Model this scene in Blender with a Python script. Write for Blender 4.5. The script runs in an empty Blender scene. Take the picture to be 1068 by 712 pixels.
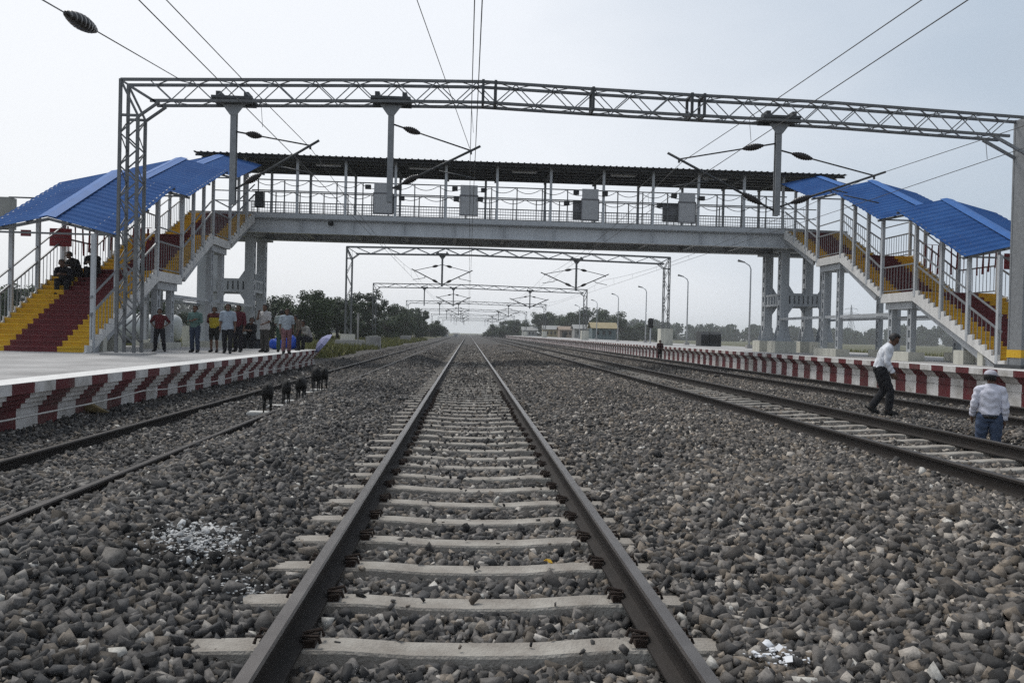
import bpy, bmesh, math, random
import numpy as np
from mathutils import Vector, Matrix
random.seed(7); rng = np.random.default_rng(7)
S = bpy.context.scene
COL = S.collection

# ------------------------------------------------------------------ camera
CAM_R = Vector((0.998094885983008, -0.057165654515098425, 0.02320962124694444))
CAM_U = Vector((-0.022595406149659485, 0.01136759957827801, 0.9996800614700485))
CAM_F = Vector((0.0574112027003279, 0.998299987791089, -0.010054261823402116))
CAM_H = 1.2859
FPX = 800.0
cd = bpy.data.cameras.new('camera'); cam = bpy.data.objects.new('camera', cd); COL.objects.link(cam)
m3 = Matrix((CAM_R, CAM_U, -CAM_F)).transposed()
cam.matrix_world = Matrix.Translation((0, 0, CAM_H)) @ m3.to_4x4()
cd.sensor_width = 36; cd.lens = FPX / 1068 * 36; cd.clip_start = .05; cd.clip_end = 6000
S.camera = cam

def at(px, py, X=None, Y=None, Z=None):
    """Point of the place seen at photo pixel (px, py), on the plane X=, Y= or Z=."""
    d = CAM_F + CAM_R * ((px - 534) / FPX) - CAM_U * ((py - 356) / FPX)
    o = Vector((0, 0, CAM_H))
    t = (Z - CAM_H) / d.z if Z is not None else (Y / d.y if Y is not None else X / d.x)
    return o + d * t

# ------------------------------------------------------------------ sky, sun, exposure
SUN_EL, SUN_AZ = math.radians(58), math.radians(-40)      # azimuth from +Y (along the track) towards +X
W = bpy.data.worlds.new('World'); S.world = W; W.use_nodes = True
nt = W.node_tree; N = nt.nodes; LK = nt.links
bg = N['Background']; bg.inputs['Strength'].default_value = 0.1
sky = N.new('ShaderNodeTexSky'); sky.sky_type = 'NISHITA'; sky.sun_disc = False
sky.sun_elevation = SUN_EL; sky.sun_rotation = SUN_AZ; sky.air_density = 1.5; sky.dust_density = 4
tc = N.new('ShaderNodeTexCoord')
dot = N.new('ShaderNodeVectorMath'); dot.operation = 'DOT_PRODUCT'
dot.inputs[1].default_value = Vector((.70, -.50, .30)).normalized()[:]
LK.new(tc.outputs['Generated'], dot.inputs[0])
cr = N.new('ShaderNodeValToRGB')
for e, (p, c) in zip([cr.color_ramp.elements[0], cr.color_ramp.elements.new(.4), cr.color_ramp.elements.new(.6), cr.color_ramp.elements[-1]],
        [(.12, (.90, .92, .955)), (.31, (.86, .89, .94)), (.54, (.48, .56, .66)), (.85, (.36, .40, .46))]):
    e.position = p; e.color = (*c, 1)
mr = N.new('ShaderNodeMapRange'); mr.inputs['From Min'].default_value = -1; mr.inputs['From Max'].default_value = 1
LK.new(dot.outputs['Value'], mr.inputs['Value'])
mp = N.new('ShaderNodeMapping'); mp.inputs['Scale'].default_value = (1.2, 1.2, 3.5)
LK.new(tc.outputs['Generated'], mp.inputs['Vector'])
nz = N.new('ShaderNodeTexNoise'); nz.inputs['Scale'].default_value = 1.6; nz.inputs['Detail'].default_value = 5; nz.inputs['Roughness'].default_value = .5
LK.new(mp.outputs['Vector'], nz.inputs['Vector'])
ad = N.new('ShaderNodeMath'); ad.operation = 'MULTIPLY_ADD'; ad.inputs[1].default_value = .24; ad.inputs[2].default_value = -.12
LK.new(nz.outputs['Fac'], ad.inputs[0])
ad2 = N.new('ShaderNodeMath'); ad2.operation = 'ADD'; LK.new(mr.outputs['Result'], ad2.inputs[0]); LK.new(ad.outputs[0], ad2.inputs[1])
LK.new(ad2.outputs[0], cr.inputs['Fac'])
sc_ = N.new('ShaderNodeVectorMath'); sc_.operation = 'SCALE'; sc_.inputs['Scale'].default_value = 7.75
LK.new(cr.outputs['Color'], sc_.inputs[0])
mx = N.new('ShaderNodeMix'); mx.data_type = 'RGBA'; mx.inputs['Factor'].default_value = .93
LK.new(sky.outputs['Color'], mx.inputs['A']); LK.new(sc_.outputs['Vector'], mx.inputs['B'])
LK.new(mx.outputs['Result'], bg.inputs['Color'])
sl = bpy.data.lights.new('sun', 'SUN'); sl.energy = 1.5; sl.angle = math.radians(18); sl.color = (1, .97, .92)
so = bpy.data.objects.new('sun', sl); COL.objects.link(so)
sd = Vector((math.sin(SUN_AZ) * math.cos(SUN_EL), math.cos(SUN_AZ) * math.cos(SUN_EL), math.sin(SUN_EL)))
so.rotation_euler = sd.to_track_quat('Z', 'Y').to_euler()
S.view_settings.view_transform = 'Standard'; S.view_settings.look = 'None'; S.view_settings.exposure = .47; S.view_settings.gamma = 1
S.view_settings.use_curve_mapping = False
S.cycles.max_bounces = 6; S.cycles.diffuse_bounces = 3; S.cycles.volume_bounces = 1
S.cycles.use_denoising = False

# ------------------------------------------------------------------ materials
def mat(name, col, rough=.7, metal=0, var=.25, scale=6, bump=.0, col2=None, bscale=None, spec=.4, streak=False):
    m = bpy.data.materials.new(name); m.use_nodes = True
    n = m.node_tree.nodes; l = m.node_tree.links; b = n['Principled BSDF']
    b.inputs['Roughness'].default_value = rough; b.inputs['Metallic'].default_value = metal
    b.inputs['Specular IOR Level'].default_value = spec
    t = n.new('ShaderNodeTexCoord'); src = t.outputs['Object']
    if streak:
        mpn = n.new('ShaderNodeMapping'); mpn.inputs['Scale'].default_value = (1, 1, .12); l.new(src, mpn.inputs['Vector']); src = mpn.outputs['Vector']
    nn = n.new('ShaderNodeTexNoise'); nn.inputs['Scale'].default_value = scale; nn.inputs['Detail'].default_value = 6; nn.inputs['Roughness'].default_value = .65
    l.new(src, nn.inputs['Vector'])
    r = n.new('ShaderNodeValToRGB'); c = Vector(col); c2 = Vector(col2) if col2 else c * (1 - var)
    r.color_ramp.elements[0].position = .3; r.color_ramp.elements[1].position = .68
    r.color_ramp.elements[0].color = (*c2, 1); r.color_ramp.elements[1].color = (*(c if col2 else c * (1 + var * .4)), 1)
    l.new(nn.outputs['Fac'], r.inputs['Fac']); l.new(r.outputs['Color'], b.inputs['Base Color'])
    if bump:
        n2 = n.new('ShaderNodeTexNoise'); n2.inputs['Scale'].default_value = bscale or scale * 8; n2.inputs['Detail'].default_value = 4
        l.new(t.outputs['Object'], n2.inputs['Vector'])
        bp = n.new('ShaderNodeBump'); bp.inputs['Strength'].default_value = bump; bp.inputs['Distance'].default_value = .02
        l.new(n2.outputs['Fac'], bp.inputs['Height']); l.new(bp.outputs['Normal'], b.inputs['Normal'])
    return m
M = dict(
    rail_top2=mat('rusty_rail_top', (.040, .033, .028), .5, .2, .35, 3, col2=(.026, .021, .018)),
    rail_top=mat('worn_rail_top', (.15, .135, .125), .28, .75, .35, 3, col2=(.085, .074, .068)),
    rail_side=mat('rusty_rail_side', (.019, .0145, .012), .8, 0, .4, 9, .3),
    clip=mat('rusty_clip', (.035, .022, .016), .85, 0, .5, 20, .4),
    sleeper=mat('sleeper_concrete', (.38, .355, .315), .9, 0, .3, 4, .6, col2=(.20, .175, .15), bscale=60),
    sleeper_white=mat('limewashed_concrete', (.62, .61, .58), .9, 0, .3, 6, .4),
    bed=mat('ballast_bed', (.065, .060, .055), .95, 0, .5, 4, 1.0, bscale=24),
    concrete=mat('platform_concrete', (.38, .37, .36), .85, 0, .38, .8, .2),
    white=mat('white_paint', (.70, .69, .67), .6, 0, .2, 4, .1, streak=True),
    cream=mat('whitewash_plinth', (.58, .57, .50), .8, 0, .25, 4, .15, streak=True),
    grey=mat('grey_bridge_paint', (.42, .44, .46), .45, 0, .24, 1.7, .12, streak=True),
    girder=mat('pale_girder_paint', (.56, .58, .60), .45, 0, .2, 1.5, .1, streak=True),
    post=mat('pale_post_paint', (.47, .49, .51), .45, 0, .12, 3),
    galv=mat('galvanised_steel', (.15, .155, .16), .55, .2, .25, 8),
    galvlight=mat('weathered_zinc', (.24, .25, .26), .5, .2, .2, 8),
    galvdark=mat('dull_steel', (.075, .08, .085), .55, .3, .3, 8),
    panel=mat('grey_panel', (.43, .435, .445), .55, 0, .12, 3),
    paneldark=mat('shaded_panel_and_dark_frame', (.16, .16, .17), .6, 0, .15, 3),  # dark board frames, and the rear panels with backlit shade put into the tone
    roofdark=mat('dark_roof_sheet', (.045, .047, .05), .6, .1, .25, 5),
    blue=mat('blue_roof_sheet', (.036, .102, .275), .8, 0, .25, .9, col2=(.022, .066, .20), spec=.04, bump=.25, bscale=5),
    bluecap=mat('blue_ridge_cap', (.065, .165, .42), .6, 0, .15, 3, spec=.1),
    yellow=mat('yellow_paint', (.68, .42, .016), .6, 0, .25, 3, col2=(.52, .30, .015)),
    maroon=mat('maroon_paint', (.15, .016, .020), .6, 0, .3, 3, col2=(.10, .014, .016)),
    red=mat('red_cloth', (.20, .014, .02), .7, 0, .25, 8),
    black=mat('black_rubber', (.015, .015, .016), .5, 0, .3, 10),
    insul=mat('brown_insulator', (.022, .017, .016), .3, 0, .3, 10),
    wire=mat('copper_wire', (.10, .10, .10), .5, .3, .2, 10),
    cable=mat('white_cable', (.55, .53, .50), .6, 0, .2, 10),
    tube=mat('white_lamp_tube', (.8, .8, .8), .3, 0, .05, 4),
    tank=mat('pale_tank_paint', (.50, .52, .52), .5, 0, .15, 2, streak=True),
    ground=mat('field_ground', (.085, .095, .045), .95, 0, .4, .06, .2, col2=(.10, .085, .05)),
    grassy=mat('grass_blades', (.12, .14, .035), .8, 0, .4, 1.5, col2=(.17, .15, .05)),
    leaf=mat('leaf_dark_green', (.040, .068, .024), .7, 0, .4, .9, col2=(.018, .032, .014)),
    leaf2=mat('leaf_mid_green', (.055, .088, .028), .7, 0, .4, .7, col2=(.026, .044, .018)),
    leaffar=mat('leaf_far_green', (.028, .048, .026), .8, 0, .4, .05, col2=(.018, .032, .018)),
    bark=mat('tree_bark', (.07, .055, .045), .9, 0, .3, 6, .3),
    skin=mat('brown_skin', (.13, .07, .045), .55, 0, .15, 12),
    hair=mat('black_hair', (.012, .010, .010), .6, 0, .2, 30),
    goat=mat('black_goat_hair', (.012, .011, .010), .75, 0, .3, 14, .3),
    horn=mat('grey_horn', (.08, .07, .06), .6, 0, .3, 14),
    bluetarp=mat('bright_blue_plastic', (.02, .09, .52), .45, 0, .2, 5),
    lavender=mat('lavender_umbrella_cloth', (.27, .28, .46), .7, 0, .15, 4),
    yellowwall=mat('yellow_wall', (.34, .28, .16), .8, 0, .2, 1),
    tanwall=mat('tan_wall', (.28, .215, .165), .8, 0, .2, 1),
    bluewall=mat('blue_wall', (.13, .17, .18), .8, 0, .2, 1),
    greywall=mat('grey_wall', (.30, .30, .29), .8, 0, .2, 1),
    lime=mat('spilt_lime', (.54, .54, .53), .95, 0, .3, 12, .4),
    plastic=mat('white_plastic', (.75, .76, .78), .4, 0, .1, 12),
    palefar=mat('far_steel', (.30, .32, .34), .6, 0, .1, 1),
)
def cloth(name, col): return mat(name, tuple(c * .8 for c in col), .85, 0, .22, 9, .3, bscale=40)

def stripe_mat(name, pitch, phase):
    m = bpy.data.materials.new(name); m.use_nodes = True; n = m.node_tree.nodes; l = m.node_tree.links; b = n['Principled BSDF']
    b.inputs['Roughness'].default_value = .65
    t = n.new('ShaderNodeTexCoord'); sp = n.new('ShaderNodeSeparateXYZ'); l.new(t.outputs['Object'], sp.inputs[0])
    wn = n.new('ShaderNodeTexNoise'); wn.inputs['Scale'].default_value = 7; l.new(t.outputs['Object'], wn.inputs['Vector'])
    wa = n.new('ShaderNodeMath'); wa.operation = 'MULTIPLY_ADD'; wa.inputs[1].default_value = .05; l.new(wn.outputs['Fac'], wa.inputs[0]); l.new(sp.outputs['Y'], wa.inputs[2])
    a = n.new('ShaderNodeMath'); a.operation = 'ADD'; a.inputs[1].default_value = 1000 * pitch - phase - .025; l.new(wa.outputs[0], a.inputs[0])
    d = n.new('ShaderNodeMath'); d.operation = 'DIVIDE'; d.inputs[1].default_value = pitch; l.new(a.outputs[0], d.inputs[0])
    f = n.new('ShaderNodeMath'); f.operation = 'FRACT'; l.new(d.outputs[0], f.inputs[0])
    g = n.new('ShaderNodeMath'); g.operation = 'LESS_THAN'; g.inputs[1].default_value = .5; l.new(f.outputs[0], g.inputs[0])
    n1 = n.new('ShaderNodeTexNoise'); n1.inputs['Scale'].default_value = 2.2; n1.inputs['Detail'].default_value = 7; l.new(t.outputs['Object'], n1.inputs['Vector'])
    rw = n.new('ShaderNodeValToRGB'); rw.color_ramp.elements[0].position = .3; rw.color_ramp.elements[0].color = (.42, .40, .37, 1); rw.color_ramp.elements[1].position = .6; rw.color_ramp.elements[1].color = (.72, .70, .68, 1)
    rr = n.new('ShaderNodeValToRGB'); rr.color_ramp.elements[0].position = .3; rr.color_ramp.elements[0].color = (.085, .018, .02, 1); rr.color_ramp.elements[1].position = .65; rr.color_ramp.elements[1].color = (.135, .012, .016, 1)
    l.new(n1.outputs['Fac'], rw.inputs['Fac']); l.new(n1.outputs['Fac'], rr.inputs['Fac'])
    gm = n.new('ShaderNodeTexNoise'); gm.inputs['Scale'].default_value = .9; gm.inputs['Detail'].default_value = 9; gm.inputs['Roughness'].default_value = .72; l.new(t.outputs['Object'], gm.inputs['Vector'])
    x = n.new('ShaderNodeMix'); x.data_type = 'RGBA'; l.new(g.outputs[0], x.inputs['Factor']); l.new(rw.outputs['Color'], x.inputs['A']); l.new(rr.outputs['Color'], x.inputs['B'])
    gr = n.new('ShaderNodeMapRange'); gr.inputs['From Min'].default_value = .52; gr.inputs['From Max'].default_value = .72; gr.inputs['To Max'].default_value = .75; l.new(gm.outputs['Fac'], gr.inputs['Value'])
    y = n.new('ShaderNodeMix'); y.data_type = 'RGBA'; y.inputs['B'].default_value = (.16, .14, .12, 1); l.new(gr.outputs['Result'], y.inputs['Factor']); l.new(x.outputs['Result'], y.inputs['A'])
    l.new(y.outputs['Result'], b.inputs['Base Color'])
    return m

def stone_mat():
    m = bpy.data.materials.new('crushed_stone'); m.use_nodes = True; n = m.node_tree.nodes; l = m.node_tree.links; b = n['Principled BSDF']
    b.inputs['Roughness'].default_value = .82; b.inputs['Specular IOR Level'].default_value = .35
    a = n.new('ShaderNodeAttribute'); a.attribute_name = 'stone'
    t = n.new('ShaderNodeTexCoord'); nn = n.new('ShaderNodeTexNoise'); nn.inputs['Scale'].default_value = 45; nn.inputs['Detail'].default_value = 6; nn.inputs['Roughness'].default_value = .7
    l.new(t.outputs['Object'], nn.inputs['Vector'])
    r = n.new('ShaderNodeMapRange'); r.inputs['From Min'].default_value = .25; r.inputs['From Max'].default_value = .75; r.inputs['To Min'].default_value = .55; r.inputs['To Max'].default_value = 1.45; l.new(nn.outputs['Fac'], r.inputs['Value'])
    v = n.new('ShaderNodeVectorMath'); v.operation = 'SCALE'; l.new(a.outputs['Color'], v.inputs[0]); l.new(r.outputs['Result'], v.inputs['Scale'])
    l.new(v.outputs['Vector'], b.inputs['Base Color'])
    bp = n.new('ShaderNodeBump'); bp.inputs['Strength'].default_value = .6; bp.inputs['Distance'].default_value = .01; l.new(nn.outputs['Fac'], bp.inputs['Height']); l.new(bp.outputs['Normal'], b.inputs['Normal'])
    return m
M['stone'] = stone_mat()

# ------------------------------------------------------------------ mesh building and tagging
class MB:
    def __init__(s): s.v = []; s.f = []; s.mi = []; s.k = 0
    def use(s, k): s.k = k; return s
    def add(s, vs, fs):
        o = len(s.v); s.v += [tuple(v) for v in vs]; s.f += [tuple(i + o for i in f) for f in fs]; s.mi += [s.k] * len(fs); return s
    def box(s, lo, hi):
        x0, y0, z0 = lo; x1, y1, z1 = hi
        return s.add([(x0, y0, z0), (x1, y0, z0), (x1, y1, z0), (x0, y1, z0), (x0, y0, z1), (x1, y0, z1), (x1, y1, z1), (x0, y1, z1)],
                     [(3, 2, 1, 0), (4, 5, 6, 7), (0, 1, 5, 4), (1, 2, 6, 5), (2, 3, 7, 6), (3, 0, 4, 7)])
    def cbox(s, c, d): return s.box([c[i] - d[i] / 2 for i in range(3)], [c[i] + d[i] / 2 for i in range(3)])
    def bar(s, p, q, w=.05, h=None, up=(0, 0, 1)):
        p, q = Vector(p), Vector(q); h = h or w; d = (q - p).normalized(); u = Vector(up)
        if abs(d.dot(u)) > .98: u = Vector((0, 1, 0))
        r = d.cross(u).normalized() * w / 2; u = r.cross(d).normalized() * h / 2
        return s.add([p - r - u, p + r - u, p + r + u, p - r + u, q - r - u, q + r - u, q + r + u, q - r + u],
                     [(0, 1, 2, 3), (7, 6, 5, 4), (0, 4, 5, 1), (1, 5, 6, 2), (2, 6, 7, 3), (3, 7, 4, 0)])
    def angle(s, p, q, w=.07, t=.012, up=(0, 0, 1), side=1):
        """rolled angle iron: two thin legs"""
        p, q = Vector(p), Vector(q); d = (q - p).normalized(); u = Vector(up)
        if abs(d.dot(u)) > .98: u = Vector((0, 1, 0))
        r = d.cross(u).normalized() * side; u = r.cross(d).normalized() * side
        s.bar(p + r * w / 2, q + r * w / 2, w, t, up); s.bar(p + u * (w / 2 + t), q + u * (w / 2 + t), t, w, up); return s
    def tube(s, pts, r, n=8, caps=True):
        pts = [Vector(p) for p in pts]; rs = r if isinstance(r, (list, tuple)) else [r] * len(pts)
        vs = []; fs = []; ref = None
        for i, p in enumerate(pts):
            d = (pts[min(i + 1, len(pts) - 1)] - pts[max(i - 1, 0)]).normalized()
            if ref is None: ref = Vector((0, 0, 1)) if abs(d.z) < .9 else Vector((1, 0, 0))
            a = d.cross(ref).normalized(); b = d.cross(a).normalized(); ref = -b if b.dot(ref) < 0 else b
            b = ref = (ref - d * ref.dot(d)).normalized(); a = d.cross(b)
            for k in range(n):
                t = 2 * math.pi * k / n; vs.append(p + (a * math.cos(t) + b * math.sin(t)) * rs[i])
        for i in range(len(pts) - 1):
            for k in range(n): fs.append((i * n + k, i * n + (k + 1) % n, (i + 1) * n + (k + 1) % n, (i + 1) * n + k))
        if caps: fs.append(tuple(range(n))[::-1]); fs.append(tuple(range((len(pts) - 1) * n, len(pts) * n)))
        return s.add(vs, fs)
    def prism(s, poly, axis, a, b):
        """extrude polygon (list of 2-tuples) along axis 'x','y','z' from a to b"""
        n = len(poly)
        def P(u, v, w): return {'x': (w, u, v), 'y': (u, w, v), 'z': (u, v, w)}[axis]
        vs = [P(u, v, a) for u, v in poly] + [P(u, v, b) for u, v in poly]
        fs = [tuple(range(n))[::-1], tuple(range(n, 2 * n))] + [(i, (i + 1) % n, n + (i + 1) % n, n + i) for i in range(n)]
        return s.add(vs, fs)
    def ell(s, c, r, n=12, m=8):
        vs = []; fs = []
        for j in range(m + 1):
            t = math.pi * j / m
            for k in range(n): a = 2 * math.pi * k / n; vs.append((c[0] + r[0] * math.sin(t) * math.cos(a), c[1] + r[1] * math.sin(t) * math.sin(a), c[2] + r[2] * math.cos(t)))
        for j in range(m):
            for k in range(n): fs.append((j * n + k, (j + 1) * n + k, (j + 1) * n + (k + 1) % n, j * n + (k + 1) % n))
        return s.add(vs, fs)
    def build(s, name, mats, parent=None, smooth=False, world=True, fixn=True):
        me = bpy.data.meshes.new(name)
        off = Vector((0, 0, 0))
        if parent is not None and world:
            p = parent
            while p is not None: off += p.location; p = p.parent
        me.from_pydata([tuple(Vector(v) - off) for v in s.v] if off.length else s.v, [], s.f)
        for mm in (mats if isinstance(mats, (list, tuple)) else [mats]): me.materials.append(mm)
        me.polygons.foreach_set('material_index', s.mi)
        if fixn:
            bm = bmesh.new(); bm.from_mesh(me); bmesh.ops.recalc_face_normals(bm, faces=bm.faces); bm.to_mesh(me); bm.free()
        if smooth: me.polygons.foreach_set('use_smooth', [True] * len(me.polygons))
        o = bpy.data.objects.new(name, me); COL.objects.link(o)
        if parent is not None: o.parent = parent
        return o

def tag(o, label, cat=None, group=None, kind=None):
    o['label'] = label
    if cat: o['category'] = cat
    if group: o['group'] = group
    if kind: o['kind'] = kind
    return o
def thing(name, label, cat, loc=(0, 0, 0), rz=0, group=None):
    o = bpy.data.objects.new(name, None); COL.objects.link(o); o.location = loc; o.rotation_euler = (0, 0, rz); o.empty_display_size = .2
    return tag(o, label, cat, group)
KIDS = {}
def dup(o, loc=None, rz=None, label=None, scale=None, parent=None):
    c = o.copy(); COL.objects.link(c)
    if parent is not None: c.parent = parent
    if loc is not None: c.location = loc
    if rz is not None: c.rotation_euler = (0, 0, rz)
    if scale is not None: c.scale = scale if isinstance(scale, (tuple, list, Vector)) else (scale,) * 3
    if label: c['label'] = label
    if o.name not in KIDS: KIDS[o.name] = list(o.children)
    for ch in KIDS[o.name]: dup(ch, parent=c)
    return c
def eval_mesh(o, name):
    dg = bpy.context.evaluated_depsgraph_get(); dg.update()
    me = bpy.data.meshes.new_from_object(o.evaluated_get(dg)); me.name = name; return me

# ------------------------------------------------------------------ ground
def smoothnoise(x, y, s, seed):
    r = np.random.default_rng(seed); g = r.random((64, 64))
    u = np.asarray(x) / s; v = np.asarray(y) / s; i = np.floor(u).astype(int); j = np.floor(v).astype(int); fu = u - i; fv = v - j
    fu = fu * fu * (3 - 2 * fu); fv = fv * fv * (3 - 2 * fv); i %= 64; j %= 64; a = (i + 1) % 64; b = (j + 1) % 64
    return (g[i, j] * (1 - fu) + g[a, j] * fu) * (1 - fv) + (g[i, b] * (1 - fu) + g[a, b] * fu) * fv - .5
BED = [(-14, -.30), (-6.6, -.10), (-6.05, -.12), (-5.6, -.21), (-5.2, -.29), (-5.0, -.33), (-4.3, -.37), (-3.7, -.34), (-3.42, -.265), (-3.1, -.215), (-2.6, .0), (-1.9, -.07), (-1.5, -.165), (-1.3, -.195), (-1.1, -.235), (-.76, -.25), (.91, -.25),
       (1.08, -.235), (1.22, -.175), (1.7, -.14), (2.4, -.05), (3.4, -.01), (4.3, -.09), (4.9, -.165), (5.2, -.175), (5.4, -.24), (7.0, -.24), (7.2, -.18), (7.5, -.26), (8.2, -.27), (9.0, -.24), (9.5, -.21), (9.87, -.19), (11.7, -.19), (12.6, -.32), (14.5, -.34), (20, -.34)]
PX, PZ = zip(*BED)
def bed_h(x, y):
    x = np.asarray(x, float); y = np.asarray(y, float)
    h = np.interp(x, PX, PZ)
    intrack = (np.abs(x - .07) < 1.25)
    side = np.exp(-((x + 2.25) / .62) ** 2) + np.exp(-((x - 3.2) / 1.2) ** 2)
    h = h + np.where(intrack, .02, .07) * smoothnoise(x, y, .8, 3) + .24 * side * smoothnoise(x + 9, y, 2.1, 5) + .07 * side * smoothnoise(x + 3, y, .9, 8)
    h = h - .04 * side * np.clip((y - 10) / 30, 0, 1)
    # stones heaped over the buried near rail of the left loop track
    h = h + .10 * np.exp(-((x + 3.15) / .45) ** 2) * np.clip((y - 12.5) / 1.5, 0, 1) * np.clip((23 - y) / 2, 0, 1)
    # drain hollow between the two right hand tracks
    h = h - .50 * np.exp(-((x - 8.5) / .42) ** 4) * np.clip((13.9 - y) / .8, 0, 1) * np.clip((y - 10.6) / .8, 0, 1)
    return h
xs = np.concatenate([np.arange(-14, -6.6, .6), np.arange(-6.6, 14.6, .15), np.arange(14.6, 21, .8)])
ys = np.concatenate([np.arange(-3, 16, .2), np.arange(16, 50, 1.0), np.arange(50, 620, 15)])
gx, gy = np.meshgrid(xs, ys); gz = bed_h(gx, gy)
mb = MB(); nx, ny = len(xs), len(ys)
mb.v = list(zip(gx.ravel().tolist(), gy.ravel().tolist(), gz.ravel().tolist()))
mb.f = [(j * nx + i, j * nx + i + 1, (j + 1) * nx + i + 1, (j + 1) * nx + i) for j in range(ny - 1) for i in range(nx - 1)]; mb.mi = [0] * len(mb.f)
tag(mb.build('ballast_bed', M['bed'], smooth=True), 'dark grey trackbed under the loose stones of all four tracks', kind='structure')
mb = MB(); e = [-3000, -300, -100, -40, -20.5, -7.2]; 
mb.add([(-2500, -150, -.6), (2500, -150, -.6), (2500, 2600, -.6), (-2500, 2600, -.6)], [(0, 1, 2, 3)])
tag(mb.build('ground', M['ground']), 'flat green brown fields reaching to the horizon', kind='structure')
# raised earth strips either side of the tracks
mb = MB()
mb.prism([(-60, -.59), (-56, -.05), (-12, .02), (-9.0, -.02), (-7.0, -.20), (-6.0, -.5)], 'y', 30.4, 600)
tag(mb.build('verge_ground', M['ground']), 'rough grassy verge beyond the left platform end', kind='structure')

# ------------------------------------------------------------------ platforms
ZL, ZR = .50, .64
XL, XR = -5.72, 13.95
def platform(name, label, edge, sgn, z, prof, y0, y1, far, stripes, ramp):
    t = thing(name, label, 'platform', (edge, y0, z))
    # corbelled edge wall, swept along the track
    s = MB(); poly = [(edge - sgn * dx, z - dz) for dx, dz in prof]
    ysl = list(np.arange(y0, y1, 4.0)) + [y1]
    n = len(poly)
    for y in ysl:
        for x, zz in poly: s.v.append((x, y, zz))
    for j in range(len(ysl) - 1):
        for i in range(n - 1): s.f.append((j * n + i, j * n + i + 1, (j + 1) * n + i + 1, (j + 1) * n + i)); s.mi.append(0)
    s.build('edge_wall', stripes, t, fixn=True)
    c = MB(); c.box((min(edge - sgn * .01, edge - sgn * .55), y0, z - .12), (max(edge - sgn * .01, edge - sgn * .55), y1, z + .004)); c.build('coping', M['white'], t)
    b = MB(); b.box((min(edge - sgn * .55, far), y0, -.6), (max(edge - sgn * .55, far), y1 - .02, z)); b.build('paved_slab', M['concrete'], t)
    if ramp:
        r = MB(); r.prism([(y1, z - .02), (y1 + .2, z - .02), (y1 + 1.2, -.1), (y1, -.1)], 'x', min(edge - sgn * .35, far), max(edge - sgn * .35, far)); r.build('end_slope', M['concrete'], t)
    return t
profL = [(0, 0), (0, .14), (.055, .145), (.06, .21), (.115, .215), (.12, .28), (.175, .285), (.18, .35), (.235, .355), (.24, .8), (.24, 1.1)]
profR = [(0, 0), (0, .16), (.09, .22), (.18, .32), (.24, .36), (.24, .56), (.265, .565), (.265, .585), (.24, .59), (.24, .8), (.24, 1.2)]
platform('left_platform', 'grey concrete platform on the left with stepped maroon and white striped edge', XL, 1, ZL, profL, -12, 29.9, -40, stripe_mat('maroon_white_stripes_left', 1.03, 10.67), True).name = 'platform'
platform('platform', 'long concrete platform on the right with maroon and white zigzag striped edge', XR, -1, ZR, profR, -12, 330, 23.5, stripe_mat('maroon_white_stripes_right', 1.16, 21.0), True)
mb = MB(); yy = np.arange(-6, 30, 1.0)
mb.tube([(XL + .02 - .05, y, .10 - .06 * math.sin((y % 7) / 7 * math.pi) + .02 * random.random()) for y in yy], .014, 6)
tag(mb.build('slack_cable', M['cable'], smooth=True), 'thin pale cable slung along the striped wall of the left platform', 'cable')

# ------------------------------------------------------------------ tracks
RAILP = [(-.075, -.172), (.075, -.172), (.075, -.160), (.014, -.145), (.010, -.125), (.010, -.052), (.033, -.040), (.036, -.012), (.028, 0), (-.028, 0), (-.036, -.012), (-.033, -.040), (-.010, -.052), (-.010, -.125), (-.014, -.145), (-.075, -.160)]
def rail(x, z, label, group):
    ysl = list(np.arange(-6, 60, 6.0)) + list(np.arange(60, 640, 40.0)); n = len(RAILP); s = MB()
    for y in ysl:
        for u, v in RAILP: s.v.append((x + u, y, z + v))
    for j in range(len(ysl) - 1):
        for i in range(n):
            s.f.append((j * n + i, j * n + (i + 1) % n, (j + 1) * n + (i + 1) % n, (j + 1) * n + i)); s.mi.append(1 if 7 <= i <= 9 else 0)
    o = s.build('rail', [M['rail_side'], M['rail_top']]); tag(o, label, 'rail', group)
    if 'middle' not in group: o.data.materials[1] = M['rail_top2']
rail(-.76 - .036, 0, 'worn steel rail on the left side of the middle track', 'rails of the middle track')
rail(.91 + .036, 0, 'worn steel rail on the right side of the middle track', 'rails of the middle track')
rail(5.32, 0, 'dark rail of the second track nearer to the middle track', 'rails of the second track')
rail(7.07, 0, 'dark rail of the second track nearer to the right platform', 'rails of the second track')
rail(9.85, 0, 'dark rail of the platform track on the right, farther from the platform wall', 'rails of the right loop track')
rail(11.60, 0, 'dark rail close along the foot of the right platform wall', 'rails of the right loop track')
rail(-4.98, -.2, 'dark rail running beside the striped wall of the left platform', 'rails of the left loop track')
rail(-3.42, -.178, 'half buried rail of the left track among heaped stones', 'rails of the left loop track')

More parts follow.
